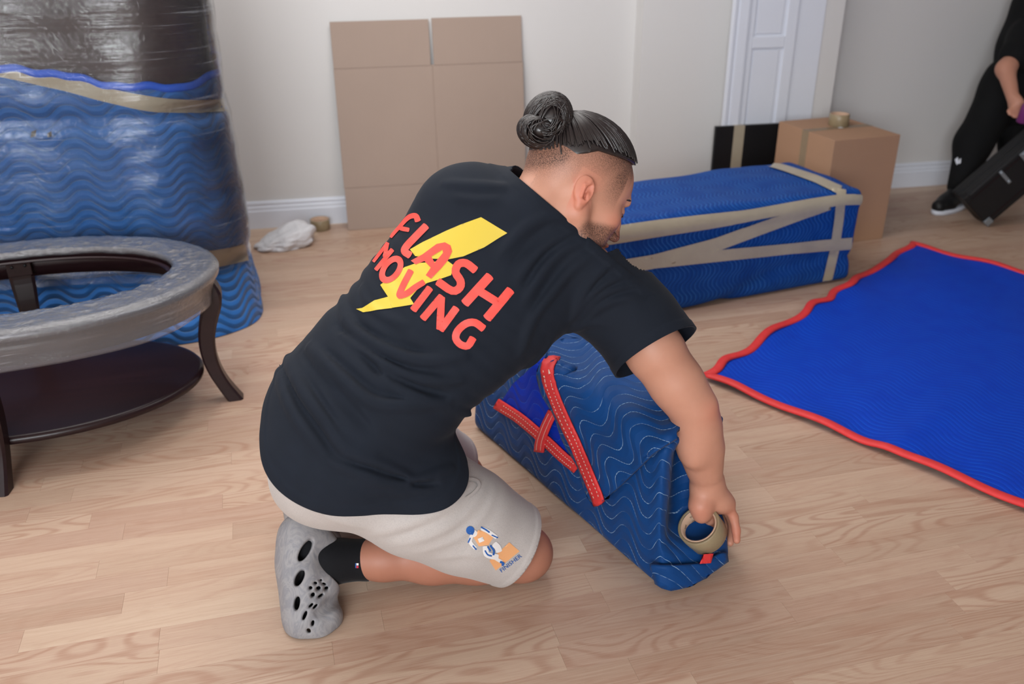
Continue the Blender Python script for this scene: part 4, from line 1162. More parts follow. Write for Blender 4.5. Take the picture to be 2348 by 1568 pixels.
ROLL_AX = nrm(.51*np.array(AX_R)+.61*np.array(AX_D)+.60*np.array(AX_F)); ROLL_C = np3(at(1601, 1203, 2.075)).astype(float)
def build_arm():
    f = Field((.60, 1.40, .02), (1.06, 1.80, .66), .0030)
    up = nrm(ELB_R-SH_R); fo = nrm(WRI_R-ELB_R)
    R_ = np.array(AX_R); Dn = np.array(AX_D); Fw = np.array(AX_F)
    f.chain([SH_R+up*.05, SH_R+up*.16, SH_R+up*.24, ELB_R-up*.04, ELB_R], [.060, .058, .054, .047, .044], .03)
    f.chain([ELB_R, ELB_R+fo*.05, ELB_R+fo*.11, WRI_R-fo*.05, WRI_R], [.043, .047, .045, .034, .030], .03)
    f.ell(ELB_R+R_*.020+Dn*-.006-Fw*.018, (.020, .020, .020), None, .02)      # elbow point
    f.ell(ELB_R+fo*.07-R_*.012-Fw*.006, (.030, .034, .050), [R_, Fw, fo], .03)
    f.ell(WRI_R, (.036, .026, .034), [R_, Fw, fo], .02)
    A = lambda x, y, d: np3(at(x, y, d)).astype(float)
    pal = A(1646, 1152, 2.105)
    f.chain([WRI_R, A(1642, 1140, 2.10), A(1664, 1156, 2.11)], [.028, .027, .020], .02)
    f.chain([WRI_R, A(1632, 1142, 2.13), A(1648, 1160, 2.15)], [.026, .024, .018], .02)
    f.ell(pal, (.034, .030, .022), [R_, Fw, Dn], .02)
    # thumb: ball of the thumb, then into the roll
    f.chain([A(1612, 1132, 2.085), A(1606, 1160, 2.075), A(1609, 1180, 2.078)], [.024, .023, .020], .018)
    f.chain([A(1610, 1174, 2.078), A(1628, 1190, 2.100), A(1640, 1200, 2.118)], [.017, .0125, .0105], .008)
    # four fingers closing on the outside of the roll
    f.chain([A(1668, 1158, 2.108), A(1682, 1186, 2.112), A(1688, 1216, 2.108), A(1689, 1238, 2.100)], [.0135, .0110, .0098, .0090], .006)
    f.chain([A(1662, 1160, 2.132), A(1677, 1190, 2.150), A(1680, 1220, 2.152), A(1674, 1244, 2.140)], [.0135, .0112, .0100, .0090], .004)
    f.chain([A(1652, 1162, 2.150), A(1664, 1192, 2.176), A(1664, 1222, 2.180), A(1655, 1242, 2.165)], [.0130, .0108, .0096, .0086], .004)
    f.chain([A(1640, 1162, 2.160), A(1648, 1190, 2.190), A(1647, 1214, 2.196), A(1640, 1230, 2.186)], [.0120, .0098, .0088, .0080], .004)
    P, Q = f.mesh(); P = fairing(P.astype(float), Q, 1, .5)
    red = np.zeros(len(P)); 
    for c, r, w in ((A(1688, 1222, 2.105), .03, .8), (A(1607, 1172, 2.06), .03, .5), (ELB_R+R_*.03-Fw*.03, .03, .55), (A(1680, 1180, 2.1), .03, .5)):
        red = np.maximum(red, w*np.exp(-((P-c)**2).sum(1)/r**2))
    return P, Q, np.zeros(len(P)), red, .18*np.clip(1-(P[:, 2]-.1)/.5, 0, 1)
def build_leg():
    f = Field((-.12, 1.40, .0), (.66, 2.02, .42), .0045)
    for hip, kn, an in ((HIP_R, KNEE_R, ANK_R), (HIP_L, KNEE_L, ANK_L)):
        t = nrm(kn-hip); s = nrm(an-kn)
        f.chain([hip, hip+t*.2, kn-t*.06, kn], [.085, .080, .066, .060], .03)
        f.sph(kn+V3(.020, -.004, .0), .052, .03)
        f.chain([kn, kn+s*.10, kn+s*.20, kn+s*.31, an], [.056, .060, .056, .044, .036], .03)
        f.ell(kn+s*.15+V3(0, 0, .012), (.085, .054, .048), None, .03)
    f.D = np.maximum(f.D, -(f.ax[2][None, None, :]-.002)*np.ones_like(f.D))
    P, Q = f.mesh(); P = fairing(P.astype(float), Q, 2, .5)
    return P, Q, np.zeros(len(P)), .25*np.exp(-((P-(KNEE_R+V3(.05, 0, 0)))**2).sum(1)/.05**2), np.full(len(P), .62)
def build_left_arm():
    """the far arm and hand, holding the bundle from behind"""
    f = Field((.28, 1.60, .26), (.90, 2.20, .98), .0045)
    EL, WR = V3(.465, 1.99, .58), V3(.445, 2.02, .445)
    f.chain([SH_L, EL], [.055, .044], .03); f.chain([EL, WR], [.044, .029], .03)
    f.ell(WR+V3(.03, -.02, -.03), (.045, .04, .02), None, .02)
    for k in range(4):
        a = WR+V3(.05+.004*k, -.005-.021*k, -.040); f.chain([a, a+V3(.035, -.004, -.012), a+V3(.06, -.004, -.022)], [.011, .0095, .0085], .004)
    f.chain([WR+V3(.01, -.04, -.03), WR+V3(.03, -.075, -.045), WR+V3(.055, -.09, -.052)], [.013, .011, .009], .006)
    P, Q = f.mesh(); return P.astype(float), Q, np.zeros(len(P)), np.zeros(len(P)), np.zeros(len(P))
def build_body():
    Ps, Qs, A = [], [], [[], [], []]; o = 0
    # trunk under the clothes joins the visible limbs into one body
    f = Field((-.16, 1.48, .16), (.80, 2.0, .96), .009)
    for c, r, u, b, a_, b_ in TF: f.ell(c, (a_-.035, .045, b_-.035), [r, u, b], .03)
    f.chain([SH_L, np3(C7)+V3(.02, .05, -.06), SH_R], [.045, .05, .045], .04)
    P, Q = f.mesh(); Z = np.zeros(len(P))
    for P, Q, s, r, t in ((P.astype(float), Q, Z, Z, Z), build_head(), build_arm(), build_leg(), build_left_arm()):
        Ps.append(P); Qs.append(Q+o); o += len(P)
        for k, v in enumerate((s, r, t)): A[k].append(v)
    me = mesh_np('body', np.vstack(Ps), np.vstack(Qs))
    for n, v in zip(('stubble', 'flush', 'tan'), A): set_attr(me, n, np.concatenate(v))
    return finish('body', me, M_SKIN, person)
body = build_body()

def build_hair():
    f = Field(HEAD_C-.24, HEAD_C+.24, .0028)
    E = lambda c, r, k=.012, mode='add', R=HR: f.ell(hp(*c), np.array(r)*HS, R, k, mode)
    E((-.008, 0, .040), (.101, .0785, .087), .0)
    X, Y, Z = f.ax[0][:, None, None]-HEAD_C[0], f.ax[1][None, :, None]-HEAD_C[1], f.ax[2][None, None, :]-HEAD_C[2]
    lx = (X*_f[0]+Y*_f[1]+Z*_f[2])/HS; lz = (X*_u[0]+Y*_u[1]+Z*_u[2])/HS
    f.D = -smin(-f.D, -((np.minimum(.079+.87*lx, .063+.26*lx)-lz)*HS).astype(np.float32), .004)
    f.plane(hp(.088, 0, .07), nrm(_f*.9-_u*.25), .006)
    P, Q = f.mesh(); P = fairing(P.astype(float), Q, 2, .5)
    Vs, Qs = [P], [Q]; off = len(P)
    rg = np.random.RandomState(4)
    tubesV, tubesQ = [], []
    def strand(pts, r0, r1):
        nonlocal off
        pts = np.asarray(pts); n = len(pts); T = np.gradient(pts, axis=0); T /= np.linalg.norm(T, axis=1)[:, None]+1e-9
        ref = nrm(rg.normal(size=3)); a = np.cross(T, ref); a /= np.linalg.norm(a, axis=1)[:, None]+1e-9; b = np.cross(T, a); k = 5
        rad = np.linspace(r0, r1, n)[:, None]
        V = np.stack([pts+(a*math.cos(q)+b*math.sin(q))*rad for q in (2*math.pi*i/k for i in range(k))], 1).reshape(-1, 3)
        F = [(i*k+j, i*k+(j+1) % k, (i+1)*k+(j+1) % k, (i+1)*k+j) for i in range(n-1) for j in range(k)]
        Vs.append(V); Qs.append(np.array(F)+off); off += len(V)
    cen = np.array((-.008, 0, .040)); rad = np.array((.104, .080, .088)); tie = np.array((-.074, -.004, .096))
    def on(p, lift=0.0):
        d = (p-cen)/rad; d /= np.linalg.norm(d); return cen+d*(rad+lift)
    for i in range(620):
        th = rg.uniform(-math.pi, math.pi)            # direction from the crown
        lowz = .058+.12*0+.03*max(0, math.cos(th))
        # start on the hairline below
        d = np.array((math.cos(th)*rad[0], math.sin(th)*rad[1], 0)); xg = math.cos(th)*.085; z0 = min(.079+.87*xg, .063+.26*xg)+.005+.012*rg.rand()
        zz = (z0-cen[2])/rad[2]; s = math.sqrt(max(0, 1-zz*zz)); st = np.array((cen[0]+d[0]*s, cen[1]+d[1]*s, z0))
        if rg.rand() < .25: st = on(st*(1-.35*rg.rand())+tie*.35*rg.rand())
        pts = []
        for t in np.linspace(0, 1, 13):
            p = st*(1-t)+tie*t; l = .0012+.0016*rg.rand()*0+.0020*math.sin(math.pi*t)*((i % 7)/7-.3)
            q = on(p, l); w = np.clip((t-.80)/.20, 0, 1)**1.5; pts.append(q*(1-w)+(tie+np.array((0, .008*math.sin(i), .006*math.cos(i*1.7))))*w)
        strand([hp(*p) for p in pts], .0017, .0011)
    # bun: a coil of hair behind the tie
    bc = np.array((-.112, -.008, .072)); br = np.array((.040, .048, .047))
    f = Field(HEAD_C-.28, HEAD_C+.24, .003)
    f.ell(hp(*bc), br*.94, HR, 0); f.cone(hp(*tie), hp(*(bc+np.array((.02, 0, 0)))), .016, .024, .015)
    f.ell(hp(*(bc+np.array((-.010, -.006, -.030)))), (.024, .031, .019), HR, .012)
    P, Q = f.mesh(); Vs.append(P.astype(float)); Qs.append(Q+off); off += len(P)
    for i in range(300):
        tl = rg.normal(size=3)*np.array((.35, .25, .25))+np.array((.30, .85, .25)); tl = nrm(tl)
        a = nrm(np.cross(tl, rg.normal(size=3))); b = np.cross(tl, a); off0 = rg.uniform(-.75, .75); s = math.sqrt(1-off0*off0); ph = rg.rand()*6.28; ln = rg.uniform(1.6, 4.2)
        pts = []
        for t in np.linspace(0, ln, 16):
            d = (a*math.cos(ph+t)+b*math.sin(ph+t))*s+tl*(off0+.10*t/ln); d /= np.linalg.norm(d); pts.append(hp(*(bc+d*br*(1.0+.02*math.sin(i)))))
        strand(pts, .0015, .0011)
    for i in range(170):     # loose lower lock of the bun
        tl = nrm(np.array((.15, .95, .2))+rg.normal(size=3)*.15); a = nrm(np.cross(tl, rg.normal(size=3))); b = np.cross(tl, a); ph = rg.rand()*6.28; pts = []; o0 = rg.uniform(-.8, .8); sq = math.sqrt(1-o0*o0)
        for t in np.linspace(0, 2.6, 12): pts.append(hp(*(bc+np.array((-.010, -.006, -.031))+nrm((a*math.cos(ph+t)+b*math.sin(ph+t))*sq+tl*o0)*np.array((.0345, .041, .0285))*1.0)))
        strand(pts, .0014, .001)
    me = mesh_np('hair', np.vstack(Vs), np.vstack(Qs)); h = finish('hair', me, M_HAIR, person)
    # hair tie
    ax = nrm(bc-tie); axw = nrm(_f*ax[0]+_l*ax[1]+_u*ax[2]); M = frame(hp(*(tie+np.array((-.010, 0, -.003)))), nrm(np.cross(axw, (0, 0, 1))), axw)
    prof = [(.0205+.0035*math.cos(q), .0035*math.sin(q)) for q in (2*math.pi*k/10 for k in range(10))]
    lathe('hair_tie', prof, M, M_TIE, h, 28, True, True)
    for s in (-1, 1):
        b = [hp(*p) for p in ((.0985, s*.012, .0150), (.0975, s*.022, .0195), (.0920, s*.034, .0205), (.0800, s*.046, .0160))]
        tube('eyebrow', spline(b, 14), np.interp(np.linspace(0, 1, 14), [0, .25, .7, 1], [.002, .0036, .0032, .001]), M_HAIR, person, 6)
        b = [hp(*p) for p in ((.0925, s*.020, -.0100), (.0952, s*.028, -.0115), (.0925, s*.037, -.0115), (.0850, s*.044, -.0085))]
        tube('eyelashes', spline(b, 12), .0014, M_HAIR, person, 5)
build_hair()

def build_shorts():
    f = Field((-.22, 1.40, .03), (.62, 2.06, .56), .0050)
    shorts_solid(f)
    f.folds(SHORTS_FOLDS)
    cuts = []
    for hip, kn in ((HIP_R, KNEE_R), (HIP_L, KNEE_L)):
        t = nrm(kn-hip)
        if hip is HIP_R:
            q = [np3(at(*p)) for p in ((1236, 1192, 2.03), (1158, 1326, 2.03))]
            n = nrm(np.cross(q[1]-q[0], np.array(AX_F)-np.array(AX_R)*.50)); n = -n if n @ t < 0 else n
            c = (q[0]+q[1])/2
        else: c = hip+t*np.linalg.norm(kn-hip)*.90; n = t
        cuts.append((c, n, c+n*.07, .17))
    P, Q = f.mesh(); P = fairing(P.astype(float), Q, 2, .5)
    P[:, 2] = np.maximum(P[:, 2], .006)
    o = finish('shorts', cut_cloth(mesh_np('shorts', P, Q), cuts, .016), M_SHORTS, person)
    md = o.modifiers.new('cloth', 'SOLIDIFY'); md.thickness = .004; md.offset = -1
    return o
SHORTS_FOLDS = [
    ([(640, 1040), (680, 1120), (760, 1190), (860, 1215)], .014, .004),
    ([(850, 1225), (950, 1195), (1040, 1150), (1080, 1110)], .010, .006),
    ([(900, 1250), (1000, 1225), (1070, 1180), (1110, 1130)], .009, .006),
    ([(960, 1265), (1040, 1240), (1110, 1190), (1135, 1120)], .009, .005),
    ([(880, 1235), (960, 1215), (1040, 1175)], .006, -.004), ([(1000, 1280), (1080, 1265), (1150, 1280)], .009, .004),
]
shorts = build_shorts()

def build_shoe(dy, heel_c, label=None):
    pass
def build_feet():
    A = lambda x, y, d: np3(at(x, y, d)).astype(float)
    for side in ('near', 'far'):
        sh = V3(0, 0, 0) if side == 'near' else (ANK_L-ANK_R)*V3(1, 1, 0)
        lo, hi = V3(-.20, 1.50, -.002)+sh, V3(.16, 1.80, .32)+sh
        f = Field(lo, hi, .0026 if side == 'near' else .004)
        W = lambda x, y, d: A(x, y, d)+sh
        Yd = V3(.10, .99, .05)
        # heel, mid, ball, toes
        R_ = np.array(AX_R); Dn = nrm(W(700, 1420, 2.0)-W(690, 1230, 2.0)); 
        f.ell(W(692, 1230, 2.005), (.052, .046, .056), None, .02)
        f.ell(W(688, 1290, 2.000), (.054, .047, .062), None, .03)
        f.ell(W(697, 1350, 1.985), (.053, .049, .060), None, .03)
        f.ell(W(706, 1405, 1.970), (.054, .050, .052), None, .03)
        f.chain([W(690, 1235, 2.005), W(734, 1238, 2.015), W(757, 1246, 2.018)], [.035, .026, .015], .025)       # heel collar
        f.chain([W(706, 1330, 1.985), W(744, 1330, 2.0), W(748, 1352, 1.995)], [.045, .032, .026], .02)       # tongue side
        f.chain([W(700, 1425, 1.965), W(730, 1428, 1.968), W(752, 1416, 1.978)], [.042, .037, .032], .018)    # toe box resting on the floor
        f.ell(W(755, 1396, 1.985), (.022, .045, .026), None, .012)
        f.folds([([(722, 1414), (742, 1396), (766, 1380), (785, 1376)], .010, -.020), ([(668, 1190), (655, 1260), (650, 1330), (660, 1400)], .012, .002)]) if side == 'near' else None
        f.hollow(.0105)
        # opening for the ankle
        f.ell(W(778, 1292, 2.02), (.062, .046, .052), None, .006, 'sub')
        Rn = lambda ax, ay: [nrm(np.array(AX_R)*ax+np.array(AX_D)*ay), nrm(-np.array(AX_R)*ay+np.array(AX_D)*ax), np.array(AX_F)]
        if side == 'near':
            for (x, y, a, b, ax, ay) in ((701, 1260, 30, 10.5, .50, -.87), (686, 1325, 21, 9.5, .40, -.92), (680, 1384, 16.5, 7, .12, -.99), (698, 1412, 12, 3.6, .36, -.93), (716, 1430, 7.5, 3.4, -.15, .99), (707, 1447, 6.5, 4.6, -.35, -.94),
                                         (711, 1349, 4, 4.5, 1, 0), (729, 1350, 5.5, 5.0, 1, 0), (747, 1350, 5, 4.5, 1, 0), (716, 1365, 6, 4.5, .3, -.95), (734, 1367, 7.5, 3.2, .85, -.5), (722, 1338, 5, 3, .8, .6), (734, 1332, 4.5, 2.6, .8, .6), (742, 1340, 6, 2.6, .8, .6), (712, 1389, 7.5, 2.8, .75, -.66), (722, 1391, 8, 2.6, .7, -.71)):
                p = f.hit(x, y, 1.75, 2.15); d = float((np.array(p)-np.array(CAM)) @ np.array(AX_F)); sc = d/FPX
                f.ell(p, (a*sc, b*sc, .020), Rn(ax, ay), .003, 'sub')
        f.D = np.maximum(f.D, -(f.ax[2][None, None, :]-.0015)*np.ones_like(f.D))
        P, Q = f.mesh(); P = fairing(P.astype(float), Q, 1, .5)
        finish('shoe', mesh_np('shoe', P, Q), M_FOAM, person)
        # sock: foot inside the shoe and the ankle
        g = Field(lo, hi+V3(.12, 0, 0), .0034)
        an = ANK_R+sh; kn = KNEE_R+sh; d = nrm(kn-an)
        g.chain([W(700, 1250, 2.005), W(752, 1286, 2.02), an-d*.02, W(846, 1283, 2.045)], [.032, .043, .044, .0475], .02)
        g.chain([W(752, 1290, 2.015), W(715, 1350, 1.995), W(712, 1405, 1.98)], [.040, .030, .030], .02)
        ce = W(848, 1283, 2.045); n = nrm(d+np.array(AX_R)*.3); g.plane(ce, n)
        P, Q = g.mesh(); P = fairing(P.astype(float), Q, 2, .5)
        so = finish('sock', mesh_np('sock', P, Q), M_SOCK, person)
        if side == 'near':
            b = bvh_of(so)
            drape('flag_mark', [[(817, 1291), (822, 1291), (822, 1296), (817, 1296)]], b, .0008, M_PWHITE, so, 3)
            drape('flag_mark', [[(817, 1297), (822, 1297), (822, 1302), (817, 1302)]], b, .0008, M_PRED, so, 3)
            drape('flag_mark', [[(814.5, 1291), (816.5, 1291), (816.5, 1302), (814.5, 1302)]], b, .0008, M_PBLUE, so, 3)
build_feet()

# the roll of tape in the man's hand
def build_held_roll():
    M = frame(Vector(ROLL_C), Vector(AX_R).cross(Vector(ROLL_AX)), Vector(ROLL_AX))
    e = tape_roll('tape_roll', M, .050, .0395, .048, 'clear tan tape roll held in the kneeling man\'s hand')
build_held_roll()

# ------------------------------------------------------------------ printing on the clothes
def drape_many(name, regions, bvh, off, mat, parent, step=6.0, tol=0.02):
    V, F = [], []; o = 0
    for k, loops in enumerate(regions):
        vv, ff = tri_region(loops, step); bad = set()
        for i, (x, y) in enumerate(vv):
            h = bvh.ray_cast(CAM, ray(x, y).normalized())
            if h[0] is None: h = bvh.find_nearest(at(x, y, 1.85)); bad.add(i)
            n = h[1] if h[1].dot(ray(x, y)) < 0 else -h[1]
            V.append(h[0]+n*(off+.00012*(k % 3)))
        F += [[o+i for i in f] for f in ff if not any(i in bad for i in f)]; o += len(vv)
    me = bpy.data.meshes.new(name); me.from_pydata([tuple(v) for v in V], [], F); me.update()
    bm = bmesh.new(); bm.from_mesh(me)
    for f in bm.faces:
        if f.normal.dot(CAM-f.calc_center_median()) < 0: f.normal_flip()
    bm.to_mesh(me); bm.free()
    return finish(name, me, mat, parent, True)
def arcs(pts, n=24): return spline(pts, n)[:, :2]
def rounded(pts, w, n=22, sm=True):
    """outline of a round-ended stroke"""
    if hasattr(w, '__len__'): w = list(np.interp(np.linspace(0, 1, n), np.linspace(0, 1, len(w)), w))
    P = arcs(pts, n) if (sm and len(pts) > 2) else resample(pts, n); r = ribbon(P, w); h = len(P)
    W = w if not hasattr(w, '__len__') else None
    a, b = P[0], P[-1]; ta = nrm(P[1]-P[0]); tb = nrm(P[-1]-P[-2]); w0 = (w if W else w[0])/2; w1 = (w if W else w[-1])/2
    capb = [b+tb*w1*.30*math.sin(q)+np.array((-tb[1], tb[0]))*w1*math.cos(q) for q in np.linspace(0.25, math.pi-.25, 5)]
    capa = [a-ta*w0*.30*math.sin(q)-np.array((-ta[1], ta[0]))*w0*math.cos(q) for q in np.linspace(0.25, math.pi-.25, 5)]
    return np.vstack([r[:h], capb, r[h:], capa])
def print_shirt():
    b = bvh_of(shirt); Z = lambda P: np.asarray(P, float)*.3188+np.array((750, 400))
    bolt = [[(1108, 308), (1298, 422), (1240, 455), (1130, 525), (980, 590), (870, 612), (740, 606), (636, 588), (598, 540), (690, 487), (860, 405), (960, 362)],
            [(560, 668), (640, 640), (760, 630), (866, 620), (912, 655), (893, 725), (800, 758), (720, 782), (650, 830), (600, 890), (628, 935), (500, 955), (470, 960), (440, 880), (385, 795)],
            [(442, 880), (470, 962), (360, 976), (262, 993), (212, 968), (255, 962), (345, 906), (400, 892)]]
    drape_many('lightning_bolt_print', [[Z(p)] for p in bolt], b, .0012, M_PRINTYEL, shirt)
    L = {
        'F': [([(462, 452), (530, 375), (590, 312), (640, 300), (658, 336)], [24, 26, 34, 40, 44]), ([(500, 372), (545, 392), (592, 402)], [30, 32, 30])],
        'L': [([(716, 372), (640, 450), (575, 520), (562, 556), (600, 584)], 52)],
        'S': [([(1066, 690), (1000, 640), (945, 648), (925, 705), (960, 765), (955, 815), (900, 838), (800, 772)], 58)],
        'H': [([(1170, 732), (992, 928)], 66), ([(1318, 832), (1150, 1034)], 66), ([(1090, 836), (1222, 918)], 58)],
        'M': [([(338, 630), (440, 496)], [22, 26]), ([(440, 496), (418, 594)], 26), ([(418, 594), (475, 544)], 26), ([(474, 544), (356, 688)], [32, 30])],
        'V': [([(606, 694), (560, 780), (524, 862), (538, 878)], 46), ([(530, 876), (580, 856), (640, 812), (698, 776)], [44, 46, 44, 42])],
        'I': [([(742, 818), (622, 976)], 52)],
        'N': [([(826, 878), (690, 1038)], 52), ([(824, 886), (812, 1112)], 52), ([(930, 962), (816, 1118)], 54)],
        'G': [([(1124, 1108), (1064, 1066), (1000, 1072), (940, 1124), (926, 1180), (962, 1224), (1012, 1230), (1048, 1176)], 54)],
    }
    for k, st in L.items():
        drape_many('letter_print', [[Z(rounded(np.array(p, float), w))] for p, w in st], b, .0019, M_PRINTRED, shirt)
    A = [(606, 622), (690, 576), (790, 502), (850, 490), (890, 512), (901, 556), (872, 618), (820, 680), (750, 752), (712, 726), (748, 672), (704, 624), (640, 650)]
    drape_many('letter_print', [[Z(A), Z([(752, 592), (832, 543), (836, 566), (776, 637)])]], b, .0019, M_PRINTRED, shirt)
    c, d = np.array((466, 686.)), np.array((.60, -.80)); e = np.array((.80, .60)); q = np.linspace(0, 2*math.pi, 41)[:-1]
    O = [c+d*a*math.cos(t)+e*bb*math.sin(t) for a, bb in ((112, 70),) for t in q]; I = [c+d*64*math.cos(t)+e*30*math.sin(t) for t in q]
    drape_many('letter_print', [[Z(O), Z(I)]], b, .0019, M_PRINTRED, shirt)
print_shirt()
def text_tris(txt):
    cu = bpy.data.curves.new('t', 'FONT'); cu.body = txt; cu.align_x = 'CENTER'; cu.resolution_u = 2
    ob = bpy.data.objects.new('t', cu); COL.objects.link(ob); bpy.context.view_layer.update()
    me = ob.to_mesh(); V = np.array([tuple(v.co)[:2] for v in me.vertices]); F = [list(p.vertices) for p in me.polygons]; ob.to_mesh_clear()
    bpy.data.objects.remove(ob); bpy.data.curves.remove(cu); return V, F
def drape_text(name, txt, c, right, height, bvh, off, mat, parent, stretch=1.0, depth=1.9):
    """text laid on a surface; c and right in the photograph's frame"""
    V, F = text_tris(txt); r = nrm(np.array(right, float)); dn = np.array((-r[1], r[0])); s = height/.70
    Q = np.array(c)+np.outer(V[:, 0]*s*stretch, r)-np.outer((V[:, 1]-.35)*s, dn); P = []
    for x, y in Q:
        h = bvh.ray_cast(CAM, ray(x, y).normalized())
        if h[0] is None: h = bvh.find_nearest(at(x, y, depth))
        n = h[1] if h[1].dot(ray(x, y)) < 0 else -h[1]; P.append(h[0]+n*off)
    me = bpy.data.meshes.new(name); me.from_pydata([tuple(p) for p in P], [], F); me.update(); return finish(name, me, mat, parent, False)
def print_shorts():
    b = bvh_of(shorts); Z = lambda P: np.asarray(P, float)*.3827+np.array((600, 900))
    circ = lambda c, r, n=14, sx=1.0: [(c[0]+r*sx*math.cos(2*math.pi*i/n), c[1]+r*math.sin(2*math.pi*i/n)) for i in range(n)]
    D = lambda nm, reg, off, m: tag(drape_many(nm, [[Z(r)] for r in reg], b, off, m, shorts, 5), kind='stuff' if len(reg) > 1 else None)
    D('orange_block_print', [[(1364, 1006), (1482, 896), (1544, 950), (1402, 1064)]], .0008, M_PORANGE)
    D('runner_print', [[(1268, 866), (1296, 822), (1340, 828), (1386, 866), (1358, 912), (1300, 920)]], .0010, M_PORANGE)
    D('runner_print', [rounded([(1316, 812), (1356, 832), (1404, 866)], 24), rounded([(1256, 856), (1248, 892), (1278, 930)], 22), rounded([(1340, 922), (1344, 962), (1372, 976), (1412, 984)], 34), rounded([(1392, 906), (1412, 926), (1420, 950)], 38), rounded([(1384, 980), (1412, 998), (1436, 1012)], 20), circ((1268, 842), 22)], .0013, M_PWHITE)
    D('runner_print', [circ((1248, 824), 25), rounded([(1268, 828), (1258, 848)], 10), rounded([(1312, 804), (1340, 820), (1362, 836)], 9), rounded([(1248, 868), (1236, 896)], 9), rounded([(1336, 944), (1352, 968), (1376, 976)], 9), rounded([(1368, 914), (1388, 944), (1386, 970)], 12), rounded([(1352, 920), (1368, 948)], 10), rounded([(1428, 1010), (1446, 1020), (1440, 1032)], 14), rounded([(1264, 914), (1284, 938)], 8), rounded([(1376, 852), (1412, 868)], 7)], .0017, M_PBLUE)
    D('runner_print', [[(1292, 874), (1322, 862), (1332, 886), (1302, 898)]], .0019, M_PWHITE)
    drape_text('lettering_print', 'FINISHER', Z([(1490, 1020)])[0], (.79, -.61), 9.0, b, .0014, M_PBLUE, shorts, 1.15)
    drape_many('pocket_welt', [[rounded([(1034, 1112), (1062, 1100), (1088, 1102), (1096, 1114), (1084, 1130), (1066, 1142)], 7)]], b, .0035, M_SHORTS, shorts, 5)
print_shorts()

